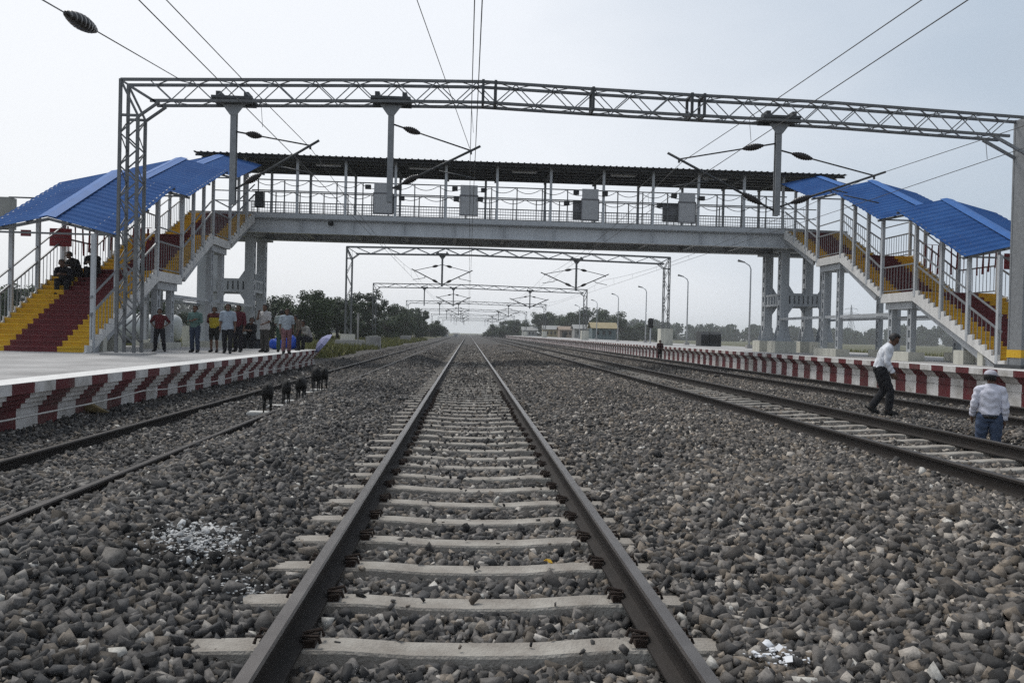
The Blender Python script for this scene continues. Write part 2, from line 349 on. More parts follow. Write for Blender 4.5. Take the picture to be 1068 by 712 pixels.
def sleeper_mesh():
    s = MB(); prof = [(-1.37, -.006), (-1.05, 0), (-.62, 0), (-.3, -.022), (0, -.026), (.3, -.022), (.62, 0), (1.05, 0), (1.37, -.006)]
    for x, z in prof:
        for u, w in [(-.125, -.2), (-.085, -.012), (-.075, 0), (.075, 0), (.085, -.012), (.125, -.2)]: s.v.append((x, u, z + w))
    n = 6
    for j in range(len(prof) - 1):
        for i in range(n): s.f.append((j * n + i, j * n + (i + 1) % n, (j + 1) * n + (i + 1) % n, (j + 1) * n + i)); s.mi.append(0)
    s.f += [tuple(range(6)), tuple(range(len(prof) * 6 - 6, len(prof) * 6))[::-1]]; s.mi += [0, 0]
    return s
def clip_mesh(x, sg):
    s = MB(); s.box((min(x + sg * .07, x + sg * .125), -.05, .0), (max(x + sg * .07, x + sg * .125), .05, .035))
    s.tube([(x + sg * .15, -.045, .02), (x + sg * .14, -.04, .05), (x + sg * .065, -.025, .045), (x + sg * .055, .025, .04), (x + sg * .14, .04, .055), (x + sg * .15, .045, .02)], .009, 6)
    return s
sl0 = sleeper_mesh().build('sleeper', M['sleeper'])
G1 = 'concrete sleepers of the middle track'
tag(sl0, 'pale concrete sleeper of the middle track, nearest to the camera', 'sleeper', G1)
for x in (-.796 - .07, .946 - .07):
    for sg in (-1, 1): clip_mesh(x, sg).build('rail_clip', M['clip'], sl0, world=False)
SLP = .61; Y0S = at(488, 676, Z=-.2).y
sleep_y = [Y0S + i * SLP for i in range(150)]
ords = ['nearest to', 'second nearest to', 'third nearest to', 'fourth nearest to', 'fifth nearest to', 'sixth nearest to']
sl0.location = (.07, sleep_y[0], -.178)
bare = sl0.copy(); bare['label'] = 'pale concrete sleeper far along the middle track'
for i, y in enumerate(sleep_y[1:], 1):
    lab = f'pale concrete sleeper of the middle track, {ords[i]} the camera' if i < 6 else 'pale concrete sleeper along the middle track, beyond the nearest six'
    if i < 26: c = dup(sl0, (.07 + random.uniform(-.02, .02), y + random.uniform(-.012, .012), -.178), random.uniform(-.006, .006), lab)
    else:
        c = bare.copy(); COL.objects.link(c); c.location = (.07, y, -.178); c['label'] = lab
for i in range(100):
    c = bare.copy(); COL.objects.link(c); c.location = (6.2, 6.4 + i * .61, -.178)
    c['label'] = 'weathered concrete sleeper across the second track on the right'; c['group'] = 'concrete sleepers of the second track'
bpy.data.objects.remove(bare)
GOATS = [at(279, 432, Z=-.34), at(298, 425, Z=-.34), at(314, 420, Z=-.34), at(329, 411, Z=-.34), at(338, 408, Z=-.34)]
WSL = [(g.x, g.y) for g in GOATS]
for i, (x, y) in enumerate(WSL):
    s = MB(); s.box((x - .36, y - .15, -.55), (x + .46, y + .15, -.285)); o = s.build('sleeper_block', M['sleeper_white'])
    bm = bmesh.new(); bm.from_mesh(o.data); bmesh.ops.bevel(bm, geom=bm.edges[:], offset=.02, segments=2, affect='EDGES'); bm.to_mesh(o.data); bm.free()
    tag(o, 'whitish concrete block under the %s black goat in the row' % ['nearest', 'second nearest', 'middle', 'second farthest', 'farthest'][i], 'concrete block', 'white blocks beside the left track')

# ------------------------------------------------------------------ ballast stones
def rock_variants(k, npts):
    out = []
    for i in range(k):
        bm = bmesh.new()
        # broken rock: a knocked-about block with flat faces and sharp corners
        p = np.array([(a, b, c) for a in (-1, 1) for b in (-1, 1) for c in (-1, 1)], float) * .66 + rng.uniform(-.34, .34, (8, 3))
        p = np.concatenate([p[rng.permutation(8)[:8 - (i % 3 == 0)]], rng.uniform(-.8, .8, (max(npts - 8, 0), 3))])
        p *= np.array([rng.uniform(1.05, 1.35), rng.uniform(.65, .95), rng.uniform(.42, .75)])
        for q in p: bm.verts.new(q)
        r = bmesh.ops.convex_hull(bm, input=bm.verts[:])
        for v in [v for v in bm.verts if not v.link_faces]: bm.verts.remove(v)
        bmesh.ops.triangulate(bm, faces=bm.faces[:]); bm.verts.index_update(); bm.normal_update()
        out.append((np.array([v.co[:] for v in bm.verts]), np.array([[v.index for v in f.verts] for f in bm.faces]))); bm.free()
    return out
def scatter(n, y0, y1, smin, smax, npts, name, label, lift=.3, power=1.0):
    y = y0 + (y1 - y0) * rng.random(n) ** power
    xa = np.maximum(-.66 * y - .5, -6.0); xb = np.minimum(.80 * y + .5, 13.6)
    x = xa + (xb - xa) * rng.random(n)
    s = smin + (smax - smin) * rng.random(n) ** 2.2
    big = rng.random(n) < .012; s = np.where(big, s * 1.5, s)
    keep = np.ones(n, bool)
    sy = np.array(sleep_y); dy = np.abs(((y - sy[0] + SLP / 2) % SLP) - SLP / 2)
    onsl = (np.abs(x - .07) < 1.15) & (dy < .125)
    onsl &= ~(rng.random(n) < .012 + .30 * np.clip((y - 7) / 16, 0, 1))
    keep &= ~onsl
    ends = (np.abs(x - .07) >= 1.15) & (np.abs(x - .07) < 1.40) & (dy < .115); keep &= ~(ends & (rng.random(n) < np.where(x < 0, .5, .3) * np.clip(1.3 - y / 16, .2, 1)))
    d2 = np.abs(((y - 6.4 + .305) % .61) - .305); keep &= ~((np.abs(x - 6.2) < .84) & (d2 < .11) & (rng.random(n) < .9))
    for rx in (-.796, .946, 5.32, 7.07, 9.85, 11.6): keep &= np.abs(x - rx) > .05 + s * .6
    for rx in (-4.98, -3.42): keep &= (np.abs(x - rx) > .04 + s * .5) | ((y > 12.8) & (y < 22) & (rx > -4))
    for bx, by in WSL: keep &= ~((np.abs(x - bx - .05) < .46) & (np.abs(y - by) < .2))
    x, y, s = x[keep], y[keep], s[keep]; n = len(x)
    z = bed_h(x, y) + s * lift * rng.uniform(-.8, 1.9, n)
    incrib = np.abs(x - .07) < 1.0; z = np.where(incrib & ~(np.abs(((y - sy[0] + SLP / 2) % SLP) - SLP / 2) < .125), np.minimum(z, -.178 - .03 + .03 * rng.random(n) - s * .4), z)
    onm = incrib & (np.abs(((y - sy[0] + SLP / 2) % SLP) - SLP / 2) < .125); z = np.where(onm, -.185 + s * .3, z); s = np.where(onm, s * .75, s)
    base = rng.choice(4, n, p=[.45, .30, .17, .08])
    pal = np.array([[.120, .112, .105], [.052, .051, .051], [.165, .142, .118], [.30, .28, .255]])
    colr = pal[base] * rng.uniform(.5, 1.6, (n, 1)) * np.where(x < -.9, .84, .96)[:, None]
    brown = np.clip((x + .8) / 4, 0, 1)[:, None]; colr *= 1 + brown * np.array([.07, .025, -.03])
    pale = rng.random(n) < .006; colr[pale] = [.48, .46, .42]
    lp = at(203, 570, Z=-.13); dl = ((x - lp.x) / .20) ** 2 + ((y - lp.y) / .36) ** 2          # spilt lime patch
    stain = np.clip(1.6 - np.sqrt(((x - lp.x - .05) / .42) ** 2 + ((y - lp.y + .1) / .7) ** 2), 0, 1)[:, None]; colr = colr * (1 - .55 * stain)
    lm = rng.random(n) < .5 * np.exp(-dl); colr[lm] = np.array([.58, .58, .57]) * rng.uniform(.6, 1.1, (lm.sum(), 1))
    NV = 24; V = rock_variants(NV, npts); vid = rng.integers(0, NV, n)
    # random rotations
    q = rng.normal(size=(n, 4)); q /= np.linalg.norm(q, axis=1)[:, None]; w, a, b, c = q.T
    Rm = np.stack([np.stack([1 - 2 * (b * b + c * c), 2 * (a * b - c * w), 2 * (a * c + b * w)], -1), np.stack([2 * (a * b + c * w), 1 - 2 * (a * a + c * c), 2 * (b * c - a * w)], -1), np.stack([2 * (a * c - b * w), 2 * (b * c + a * w), 1 - 2 * (a * a + b * b)], -1)], 1)
    vs, fs, cs = [], [], []; off = 0
    for k in range(NV):
        idx = np.where(vid == k)[0]
        if not len(idx): continue
        pv, pf = V[k]
        P = np.einsum('nij,vj->nvi', Rm[idx], pv) * s[idx][:, None, None] + np.stack([x[idx], y[idx], z[idx]], -1)[:, None, :]
        vs.append(P.reshape(-1, 3)); fs.append((pf[None] + (np.arange(len(idx)) * len(pv))[:, None, None] + off).reshape(-1, 3)); off += len(idx) * len(pv)
        cs.append(np.repeat(colr[idx], len(pv), 0))
    vs = np.concatenate(vs); fs = np.concatenate(fs); cs = np.concatenate(cs)
    me = bpy.data.meshes.new(name); me.vertices.add(len(vs)); me.vertices.foreach_set('co', vs.ravel().astype(np.float32))
    me.loops.add(fs.size); me.loops.foreach_set('vertex_index', fs.ravel().astype(np.int32))
    me.polygons.add(len(fs)); me.polygons.foreach_set('loop_start', np.arange(0, fs.size, 3, dtype=np.int32)); me.polygons.foreach_set('loop_total', np.full(len(fs), 3, np.int32))
    me.update(calc_edges=True)
    at_ = me.attributes.new('stone', 'FLOAT_COLOR', 'POINT'); at_.data.foreach_set('color', np.concatenate([cs, np.ones((len(cs), 1))], 1).ravel().astype(np.float32))
    me.materials.append(M['stone']); o = bpy.data.objects.new(name, me); COL.objects.link(o)
    tag(o, label, kind='stuff'); return o
scatter(110000, 1.4, 9, .015, .052, 9, 'ballast_stones', 'loose crushed grey stones heaped between the tracks near the camera', power=.62)
scatter(175000, 9, 27, .021, .048, 8, 'ballast_stones', 'loose crushed grey stones between the tracks in the middle distance', power=1.0)
scatter(190000, 23, 95, .034, .062, 8, 'ballast_stones', 'crushed grey stones between the tracks far beyond the footbridge', power=1.12)

# ------------------------------------------------------------------ foot over bridge
BF, BB = 37.8, 41.0           # front and back face
X0, X1 = -13.45, 18.9
ZD, ZS, ZDS = 6.80, 5.89, 6.66   # deck level, girder soffit, stair head
bt = thing('foot_over_bridge', 'grey steel footbridge with dark flat roof spanning all the tracks', 'footbridge', (2.5, 39.9, 0))
for y, yo in ((BF, -1), (BB, 1)):
    g = MB(); ya, yb = (y, y + .02) if yo < 0 else (y - .02, y)
    g.box((X0, ya, ZS + .06), (X1, yb, ZD - .24))
    g.box((X0, y - .20, ZS), (X1, y + .20, ZS + .05)); g.box((X0, y - .22, ZD - .225), (X1, y + .2, ZD - .205))
    for x in np.arange(X0 + .4, X1, 2.45): g.box((x, y - .12, ZS + .05), (x + .02, y + .12, ZD - .23))
    g.build('girder', M['girder'], bt)
    k = MB(); k.box((X0, y - .26, ZD - .20), (X1, y - .14 if yo < 0 else y + .26, ZD + .02)); k.build('deck_edge', M['post'], bt)
d = MB(); d.box((X0, BF - .14, ZD - .26), (X1, BB + .1, ZD - .02))
for x in np.arange(X0 + .4, X1, 2.45): d.box((x - .08, BF + .02, ZS + .1), (x + .08, BB - .02, ZD - .27))
d.build('deck', M['grey'], bt)
FX = [at(px, 224, Y=BF - .1).x for px in (309.6, 360, 412, 464.6, 518, 574, 629, 680.6, 728, 775.5)]; FX = [FX[0] - 2.5] + FX + [FX[-1] + 2.0]
RX = [at(px, 224, Y=BB + .1).x for px in (240, 283, 323.6, 370.5, 417, 464, 506, 568, 620, 665, 711, 754, 791)]
ZRF = 9.50
for xsx, y in ((FX, BF - .1), (RX, BB + .1)):
    for x in xsx:
        p = MB(); p.box((x - .06, y - .05, ZD + .02), (x + .06, y + .05, ZRF - .02)); p.build('post', M['post' if y < 40 else 'grey'], bt)
for y in (BF - .1, BB + .1):
    r = MB()
    for dz, hh in ((.14, .02), (.28, .03), (.42, .02), (.55, .04), (1.1, .05), (1.62, .05)): r.box((X0 + 2.9 if y < 40 else X0, y - .02, ZD + dz), (X1 - 3.1 if y < 40 else X1, y + .02, ZD + dz + hh))
    for x in np.arange(X0 + 2.9 if y < 40 else X0, X1 - 3.1 if y < 40 else X1, .125): r.box((x - .008, y - .008, ZD), (x + .008, y + .008, ZD + .56))
    for x in np.arange(X0 + 3.2, X1 - 3.2, 1.25): r.box((x - .025, y - .025, ZD), (x + .025, y + .025, ZD + 1.65))
    r.build('railing', M['galv'], bt)
rf = MB(); ny_ = 24
xa, xb = -13.1, 18.55
rf.prism([(BF - .75, ZRF), (BB + .8, ZRF + .20), (BB + .8, ZRF + .22), (BF - .75, ZRF + .03)], 'x', xa, xb)
for y in np.linspace(BF - .5, BB + .5, 6): rf.box((xa, y - .04, ZRF - .09 + (y - BF) * .04), (xb, y + .04, ZRF - .003 + (y - BF) * .04))
for x in np.arange(xa, xb, .30): rf.prism([(BF - .78, ZRF + .03), (BB + .83, ZRF + .223), (BB + .83, ZRF + .25), (BF - .78, ZRF + .06)], 'x', x, x + .07)
rf.build('roof', M['roofdark'], bt)
tr = MB()
for x in FX: tr.box((x - .05, BF - .1, ZRF - .2), (x + .05, BB + .1, ZRF - .1))
tr.box((X0 + 1, BF - .13, ZRF - .16), (X1 - 1, BF - .07, ZRF - .10)); tr.box((X0 + 1, BB + .07, ZRF - .10), (X1 - 1, BB + .13, ZRF - .03))
tr.build('roof_frame', M['galvdark'], bt)
# trestle columns: two laced faces joined by battens, on plinths
def column(x, y, z0, z1, parent):
    s = MB(); w = .21; dz = .17
    for yy in (-dz, dz):
        s.box((x - w, y + yy - .06, z0), (x + w, y + yy + .06, z1))
    for xx in (-w - .012, w):
        z = z0 + .25
        while z < z1 - .2: s.box((x + xx, y - dz + .06, z), (x + xx + .012, y + dz - .06, z + .26)); z += .52
    for yy in (-dz - .07, dz + .06):      # flared gusset at the foot
        s.prism([(x - .38, z0), (x + .38, z0), (x + .22, z0 + .7), (x - .22, z0 + .7)], 'y', y + yy, y + yy + .012)
    s.box((x - .5, y - .38, z0 - .03), (x + .5, y + .38, z0))
    c = s.build('trestle_column', M['grey'], parent)
    p = MB(); p.box((x - .55, y - .5, z0 - .75), (x + .55, y + .5, z0 - .031)); p.build('plinth', M['cream'], c)
for xs2, zg in (((-13.05, -10.78), .55), ((16.08, 18.3), 1.25)):
    for x in xs2:
        for y in (38.5, 40.6): column(x, y, zg, ZS - .14, bt)
    zc = 3.35
    for y in (38.5, 40.6):
        b = MB()
        for yy in (-.2, .2):
            for zz in (-.27, .27): b.bar((xs2[0] + .21, y + yy, zc + zz), (xs2[1] - .21, y + yy, zc + zz), .03, .12)
        for k in range(7):
            xx = xs2[0] + .4 + k * (xs2[1] - xs2[0] - .8) / 6; b.box((xx - .08, y - .208, zc - .24), (xx + .08, y + .208, zc + .24))
        for sx, xx in ((1, xs2[0] + .21), (-1, xs2[1] - .21)):
            b.prism([(xx, zc + .30), (xx + sx * .3, zc + .30), (xx, zc + .75)], 'y', y - .19, y - .17); b.prism([(xx, zc - .30), (xx + sx * .3, zc - .30), (xx, zc - .75)], 'y', y - .19, y - .17)
        b.build('trestle_bracing', M['grey'], bt)
        b = MB(); b.box((xs2[0] - .5, y - .25, ZS - .138), (xs2[1] + .5, y + .25, ZS - .005)); b.build('pier_cap', M['grey'], bt)
    for x in xs2:
        b = MB()
        for xx in (-.16, .16):
            for zz in (-.26, .26): b.bar((x + xx, 38.74, zc + zz), (x + xx, 40.36, zc + zz), .03, .11)
        for k in range(4): yy = 39.0 + k * .36; b.box((x - .168, yy - .07, zc - .23), (x + .168, yy + .07, zc + .23))
        b.build('trestle_tie', M['grey'], bt)

# boards, lamps and festoons on the bridge
def board(px0, px1, lpx0, ytop, ymid, ybot, where):
    a0, a1 = at(px0, 210, Y=BF - .16).x, at(px1, 210, Y=BF - .16).x; l0 = at(lpx0, 210, Y=BF - .16).x
    zt, zm, zb = at(px0, ytop, Y=BF - .16).z, at(px0, ymid, Y=BF - .16).z, at(px0, ybot, Y=BF - .16).z
    t = thing('notice_board', f'two tier grey board on the bridge, {where}', 'board', ((a0 + a1) / 2, BF - .17, ZD), group='grey boards along the bridge railing')
    s = MB(); s.box((a0, BF - .19, zm + .05), (a1, BF - .155, zt)); s.build('upper_panel', M['panel'], t)
    s = MB(); s.box((a0, BF - .20, zb), (a1, BF - .155, zm))
    x = a0
    while x < a1 - .05: s.box((x + .03, BF - .212, zb + .06), (x + .07, BF - .2, zm - .06)); x += .12
    s.build('lower_panel', M['panel'], t)
    s = MB(); s.box((a0 - .04, BF - .22, zm - .01), (a1 + .04, BF - .145, zm + .06)); s.box((a0 - .04, BF - .22, zb - .05), (a1 + .04, BF - .145, zb + .01)); s.box((a0 - .04, BF - .218, zb + .005), (a0 - .005, BF - .147, zm - .005)); s.box((a1 + .005, BF - .218, zb + .005), (a1 + .04, BF - .147, zm - .005)); s.build('frame', M['paneldark'], t)
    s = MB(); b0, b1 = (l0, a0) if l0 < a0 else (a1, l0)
    if abs(b1 - b0) > .05: s.box((b0, BF - .02, zb), (b1, BF + .02, zm)); s.build('shaded_rear_panel', M['paneldark'], t)  # strip standing for the backlit rear panel, its shade put into the colour
board(390, 409, 413.5, 191, 202, 222, 'leftmost, behind the hanging post over the left track')
board(480, 498, 480, 193, 204.5, 224, 'in the middle right above the main track')
board(607, 624, 598, 197, 208.5, 229, 'third from the left')
board(708, 725, 692, 201, 211.5, 231.5, 'rightmost and widest')
def lamp_box(px, py, where, big=1.0):
    c = at(px, py, Y=BF - .25); t = thing('floodlight', f'small black box lamp on the bridge railing {where}', 'floodlight', c, group='small black lamps on the bridge railing')
    s = MB(); s.cbox((0, 0, 0), (.27 * big, .16, .2 * big)); s.build('housing', M['black'], t, world=False)
    s = MB(); s.bar((0, .05, -.02), (0, .17, .02), .03); s.build('bracket', M['galvdark'], t, world=False)
P_ = ['at the upper left of the leftmost board', 'at the upper right of the leftmost board', 'at the lower right of the leftmost board', 'at the upper left of the middle board', 'at the lower left of the middle board',
      'at the upper right of the middle board', 'at the lower right of the middle board', 'at the upper left of the third board', 'at the lower left of the third board', 'at the upper right of the third board',
      'at the upper left of the widest board', 'at the lower left of the widest board', 'at the upper right of the widest board']
for (px, py), w in zip([(384, 195), (416, 196), (419, 207), (474.5, 197), (476, 208), (504.5, 198.5), (501, 208), (601, 201), (591, 212), (631, 202), (703, 204.5), (688, 214.5), (732, 207)], P_): lamp_box(px, py, w)
c = at(271, 208.5, Y=BF - .2); s = MB(); s.cbox((0, 0, 0), (.40, .3, .72)); s.use(1).cbox((0, -.155, 0), (.34, .012, .64)); o = s.build('loudspeaker', [M['black'], M['galvdark']]); o.location = c; tag(o, 'tall black box on the railing at the left end of the bridge', 'box')
c = at(345, 233, Y=BF - .3); t = thing('floodlight', 'small black lamp fixed to the face of the bridge girder', 'floodlight', c); s = MB(); s.ell((0, 0, 0), (.14, .16, .13)); s.build('housing', M['black'], t, True, world=False); s = MB(); s.bar((0, .08, .05), (0, .29, .05), .04); s.build('bracket', M['galvdark'], t, world=False)
for dz, lab in ((1.60, 'thin scalloped string looped along the upper rail of the bridge'), (1.08, 'thin scalloped string looped along the middle rail of the bridge')):
    s = MB(); pts = []
    for x in np.arange(X0 + 3, X1 - 3.2, .1): pts.append((x, BF - .16, ZD + dz - .24 * abs(math.sin((x + dz) * math.pi / 1.25)) ** .8))
    s.tube(pts, .016, 5); tag(s.build('festoon', M['galvdark'], smooth=True), lab, 'festoon')
TL = ['over the left stair head', 'second from the left', 'left of the middle board', 'right of the middle board', 'second from the right', 'nearest the right end']
for px, py, w in zip((253, 343, 440, 547, 650, 746), (165, 166, 169, 172.5, 176, 180.8), TL):
    x = at(px, py, Y=38.4).x; s = MB(); s.tube([(x - .6, 38.4, ZRF - .14), (x + .6, 38.4, ZRF - .14)], .035, 8); s.use(1).box((x - .64, 38.36, ZRF - .11), (x + .64, 38.44, ZRF - .085))
    tag(s.build('tube_light', [M['tube'], M['white']]), f'white tube light under the dark bridge roof, {w}', 'tube light', 'tube lights under the bridge roof')

# ------------------------------------------------------------------ staircases with canopies
def staircase(side, xin, xout, z0, lab):
    sg = 1 if xout > xin else -1          # direction from track side outwards
    SEGS = SEGL if side < 0 else SEGR
    FL = [(21.6, z0, 26.3, 3.08), (28.45, 3.08, 31.7, 4.94), (34.0, 4.94, 37.60, ZDS)]
    t = thing('staircase', lab, 'staircase', ((xin + xout) / 2, 21.6, z0))
    lo = lambda a, b: (min(a, b), max(a, b))
    for k, (y0, za, y1, zb) in enumerate(FL):
        n = round((zb - za) / .155); dy = (y1 - y0) / n; dz = (zb - za) / n
        s = MB(); a = [xin + sg * .06, xin + sg * .80, xin + sg * 2.2, xout - sg * .06]
        for q, mi in ((0, 0), (1, 1), (2, 0)):
            s.use(mi); xa_, xb_ = lo(a[q], a[q + 1])
            for i in range(n):
                ya = y0 + i * dy; zz = za + (i + 1) * dz
                s.box((xa_, ya - .02, zz - .05), (xb_, ya + dy, zz)); s.box((xa_, ya, zz - dz - .002), (xb_, ya + .03, zz - .05))
        s.build('step_flight', [M['yellow'], M['maroon']], t)
        # sawtooth cheeks and soffit
        s = MB(); top = [(y0 - .25, za - .02)]
        for i in range(n): top += [(y0 + i * dy - .06, za + i * dz + .02), (y0 + i * dy - .06, za + (i + 1) * dz + .05)]
        top += [(y1, zb + .05), (y1 + .02, zb - .30), (y0 + .12, za - .03)]
        for xx in (xin, xout): 
            b_ = MB(); xa_, xb_ = lo(xx - sg * .02, xx + sg * .055 if xx == xin else xx - sg * .055); b_.prism(top, 'x', xa_, xb_); b_.build('stringer', M['white'], t)
        s = MB(); xa_, xb_ = lo(xin + sg * .1, xout - sg * .1)
        s.prism([(y0 + .5, za + .02), (y1, zb - .28), (y1, zb - .32), (y0 + .55, za - .02)], 'x', xa_, xb_)
        for xx in (xin + sg * .2, xout - sg * .2): s.bar((xx, y0 + .6, za - .06), (xx, y1 - .02, zb - .42), .12, .22)
        s.build('soffit_frame', M['grey'], t)
    for ya, yb, zz in ((26.3, 28.45, 3.08), (31.7, 34.0, 4.94)):
        s = MB(); xa_, xb_ = lo(xin - sg * .02, xout + sg * .02)
        s.box((xa_, ya + .025, zz - .30), (xb_, yb - .06, zz + .03)); s.use(1).box((xa_ + .1, ya + .03, zz + .032), (xb_ - .1, yb - .07, zz + .04))
        s.build('landing', [M['white'], M['maroon']], t)
        s = MB()
        for xx in (xin + sg * .25, xout - sg * .25):
            for yy in (ya + .45, yb - .45):
                for q in (-.10, .10): s.box((xx - .10, yy + q - .03, ZL if side < 0 else ZR + .3), (xx + .10, yy + q + .03, zz - .55))
                z = .9
                while z < zz - .7: s.box((xx - .09, yy - .07, z), (xx - .08, yy + .07, z + .16)); s.box((xx + .08, yy - .07, z), (xx + .09, yy + .07, z + .16)); z += .42
        xa2, xb2 = lo(xin + sg * .1, xout - sg * .1); s.box((xa2, ya + .2, zz - .56), (xb2, yb - .2, zz - .31))
        s.build('landing_column', M['grey'], t)
        for xx in (xin + sg * .25, xout - sg * .25):
            s = MB(); s.box((xx - .3, ya + .1, (-.3 if side < 0 else ZR - .1)), (xx + .3, yb - .1, ZL + .2 if side < 0 else ZR + .32)); s.build('column_plinth', M['cream'], t)
    s = MB()
    for xx in (xin + sg * .25, xout - sg * .25): s.bar((xx, 28.0, 2.35), (xx, 38.3, 2.35), .12, .12); s.bar((xx, 28.1, 2.25), (xx, 31.9, 2.25), .05, .05)
    s.build('tie_beam', M['grey'], t)
    s = MB(); s.box((*lo(xin + sg * .1, xin + sg * .5)[:1], 23.6, z0), (lo(xin + sg * .1, xin + sg * .5)[1], 24.1, z0 + .45)); s.build('prop_block', M['cream'], t); s = MB(); s.box((lo(xin + sg * .05, xin + sg * .55)[0], 22.6, z0), (lo(xin + sg * .05, xin + sg * .55)[1], 22.85, z0 + .42)); s.build('prop_block', M['cream'], t)
    s = MB(); s.box((xin + sg * .3 - .06, 23.8, z0 + .45), (xin + sg * .3 + .06, 23.9, z0 + 1.0)); s.build('prop_post', M['grey'], t)
    # line of nosings for rails
    PL = [(21.75, z0), (26.3, 3.08), (28.45, 3.08), (31.7, 4.94), (34.0, 4.94), (37.6, ZDS)]
    zl = lambda y: float(np.interp(y, [p[0] for p in PL], [p[1] for p in PL]))
    for xx in (xin + sg * .02, xout - sg * .02):
        s = MB()
        for (ya, za), (yb, zb) in zip(PL[:-1], PL[1:]):
            for h, w in ((1.02, .055), (.60, .03) if False else (.12, .04), (1.5, .04)):
                s.bar((xx, ya, za + h), (xx, yb, zb + h), .045, w)
            n = int((yb - ya) / .19)
            for i in range(n):
                y = ya + (i + .5) * (yb - ya) / n; s.box((xx - .008, y - .008, zl(y) + .12), (xx + .008, y + .008, zl(y) + 1.02))
        s.build('handrail', M['galvlight'], t)
        for y in (21.9, 23.3, 24.7, 26.2, 28.4, 29.5, 30.6, 31.7, 33.9, 35.1, 36.4):
            hi = 2.55 if y not in (29.5,) else 2.2
            seg = next(sg_ for sg_ in SEGS if y <= sg_[2] + .4)
            zt = np.interp(y, [seg[0], seg[2]], [seg[1], seg[3]]) - .03
            p = MB(); p.box((xx - .055, y - .05, zl(y) - .1), (xx + .055, y + .05, zt)); p.build('post', M['post'], t)
    # canopies: low gables that follow each flight, sheets ribbed from ridge to eave
    xm = (xin + xout) / 2; hw = abs(xout - xin) / 2 + .38
    for ya, za, yb, zb in SEGS:
        sl_ = (zb - za) / (yb - ya); s = MB(); n = int((yb - ya) / .065)
        for sx in (-1, 1):
            base = len(s.v)
            for i in range(n + 1):
                y = ya + (yb - ya) * i / n; bump_ = .022 if i % 4 in (0, 1) else 0
                for u in (0, 1): s.v.append((xm + sx * hw * u, y, za + sl_ * (y - ya) + (.46 if u == 0 else 0) + bump_))
            for i in range(n): s.f.append((base + 2 * i, base + 2 * i + 1, base + 2 * i + 3, base + 2 * i + 2)); s.mi.append(0)
        cnp = s.build('canopy', M['blue'], t)
        md = cnp.modifiers.new('thick', 'SOLIDIFY'); md.thickness = .012
        s = MB()
        for sx in (-1, 1): s.add([(xm, ya - .02, za + .50), (xm + sx * .24, ya - .02, za + .455), (xm + sx * .24, yb + .02, zb + .455), (xm, yb + .02, zb + .50)], [(0, 1, 2, 3)])
        rc = s.build('ridge_cap', M['bluecap'], cnp); md = rc.modifiers.new('thick', 'SOLIDIFY'); md.thickness = .01
        s = MB()
        for y in (ya + .08, (ya + yb) / 2, yb - .1):
            z = za + sl_ * (y - ya)
            for sx in (-1, 1): s.bar((xm, y, z + .38), (xm + sx * hw, y, z - .07), .06, .08)
            s.bar((xm - hw + .3, y, z - .02), (xm + hw - .3, y, z - .02), .05, .05)
        for sx in (-1, 1):
            for u in (.3, .65, .93): s.bar((xm + sx * hw * u, ya, za + .44 * (1 - u) - .03), (xm + sx * hw * u, yb, zb + .44 * (1 - u) - .03), .05, .06)
        s.build('canopy_frame', M['galv'], cnp)
    # red bunting board and streamers hung across the stairs
    return t
SEGL = [(22.35, 3.80, 26.7, 6.02), (27.9, 5.88, 32.3, 7.72), (33.6, 7.68, 37.3, 9.02)]
SEGR = [(22.95, 3.98, 26.9, 6.06), (28.0, 5.88, 32.1, 7.76), (33.7, 7.68, 37.3, 9.02)]
staircase(-1, -10.38, -13.43, ZL, 'blue roofed yellow and maroon staircase on the left platform with people sitting on it')
staircase(1, 15.68, 18.73, ZR, 'blue roofed yellow and maroon staircase on the right platform behind the grey mast')
for xm, xa, xb, w, bx, bz in ((-11.9, -13.3, -10.5, 'left', at(65, 248, Y=26.0), None), (17.2, 15.8, 18.6, 'right', at(1053, 273, Y=26.0), None)):
    t = thing('bunting', f'string of narrow red streamers hung across the {w} staircase', 'bunting', (xm, 26.0, 4.6), group='red streamers over the stairs')
    ztop = 4.50 if w == 'left' else 4.75
    s = MB(); s.tube([(xa, 26, ztop), (xm, 26, ztop - .05), (xb, 26, ztop)], .01, 5); s.build('string', M['red'], t)
    for i in range(12):
        x = xa + (i + .5) * (xb - xa) / 12; L_ = random.uniform(.75, 1.05); s = MB(); pts = []
        s.add([(x - .025, 26, ztop - .03), (x + .025, 26.005, ztop - .03), (x + .03 + random.uniform(-.05, .05), 26.03, ztop - L_), (x - .02 + random.uniform(-.05, .05), 26.02, ztop - L_)], [(0, 1, 2, 3)])
        o = s.build('streamer', M['red'], t); o.modifiers.new('thick', 'SOLIDIFY').thickness = .006
    s = MB(); s.cbox((0, 0, 0), (.68, .06, .58) if w == 'left' else (.52, .06, .55)); s.use(1)
    for zz in (.14, 0, -.14): s.cbox((0, -.034, zz), (.5 if w == 'left' else .38, .006, .05))
    o = s.build('sign_board', [M['red'], M['maroon']]); o.location = (bx.x, 25.9, bx.z); tag(o, f'red board hung over the {w} staircase among red streamers', 'sign board', 'red boards over the stairs')
o = MB(); o.cbox((0, 0, 0), (.30, .06, .2)); o = o.build('sign_board', M['maroon']); o.location = at(27, 243, Y=25.9); tag(o, 'small dark red board at the outer edge of the left staircase', 'sign board', 'red boards over the stairs')

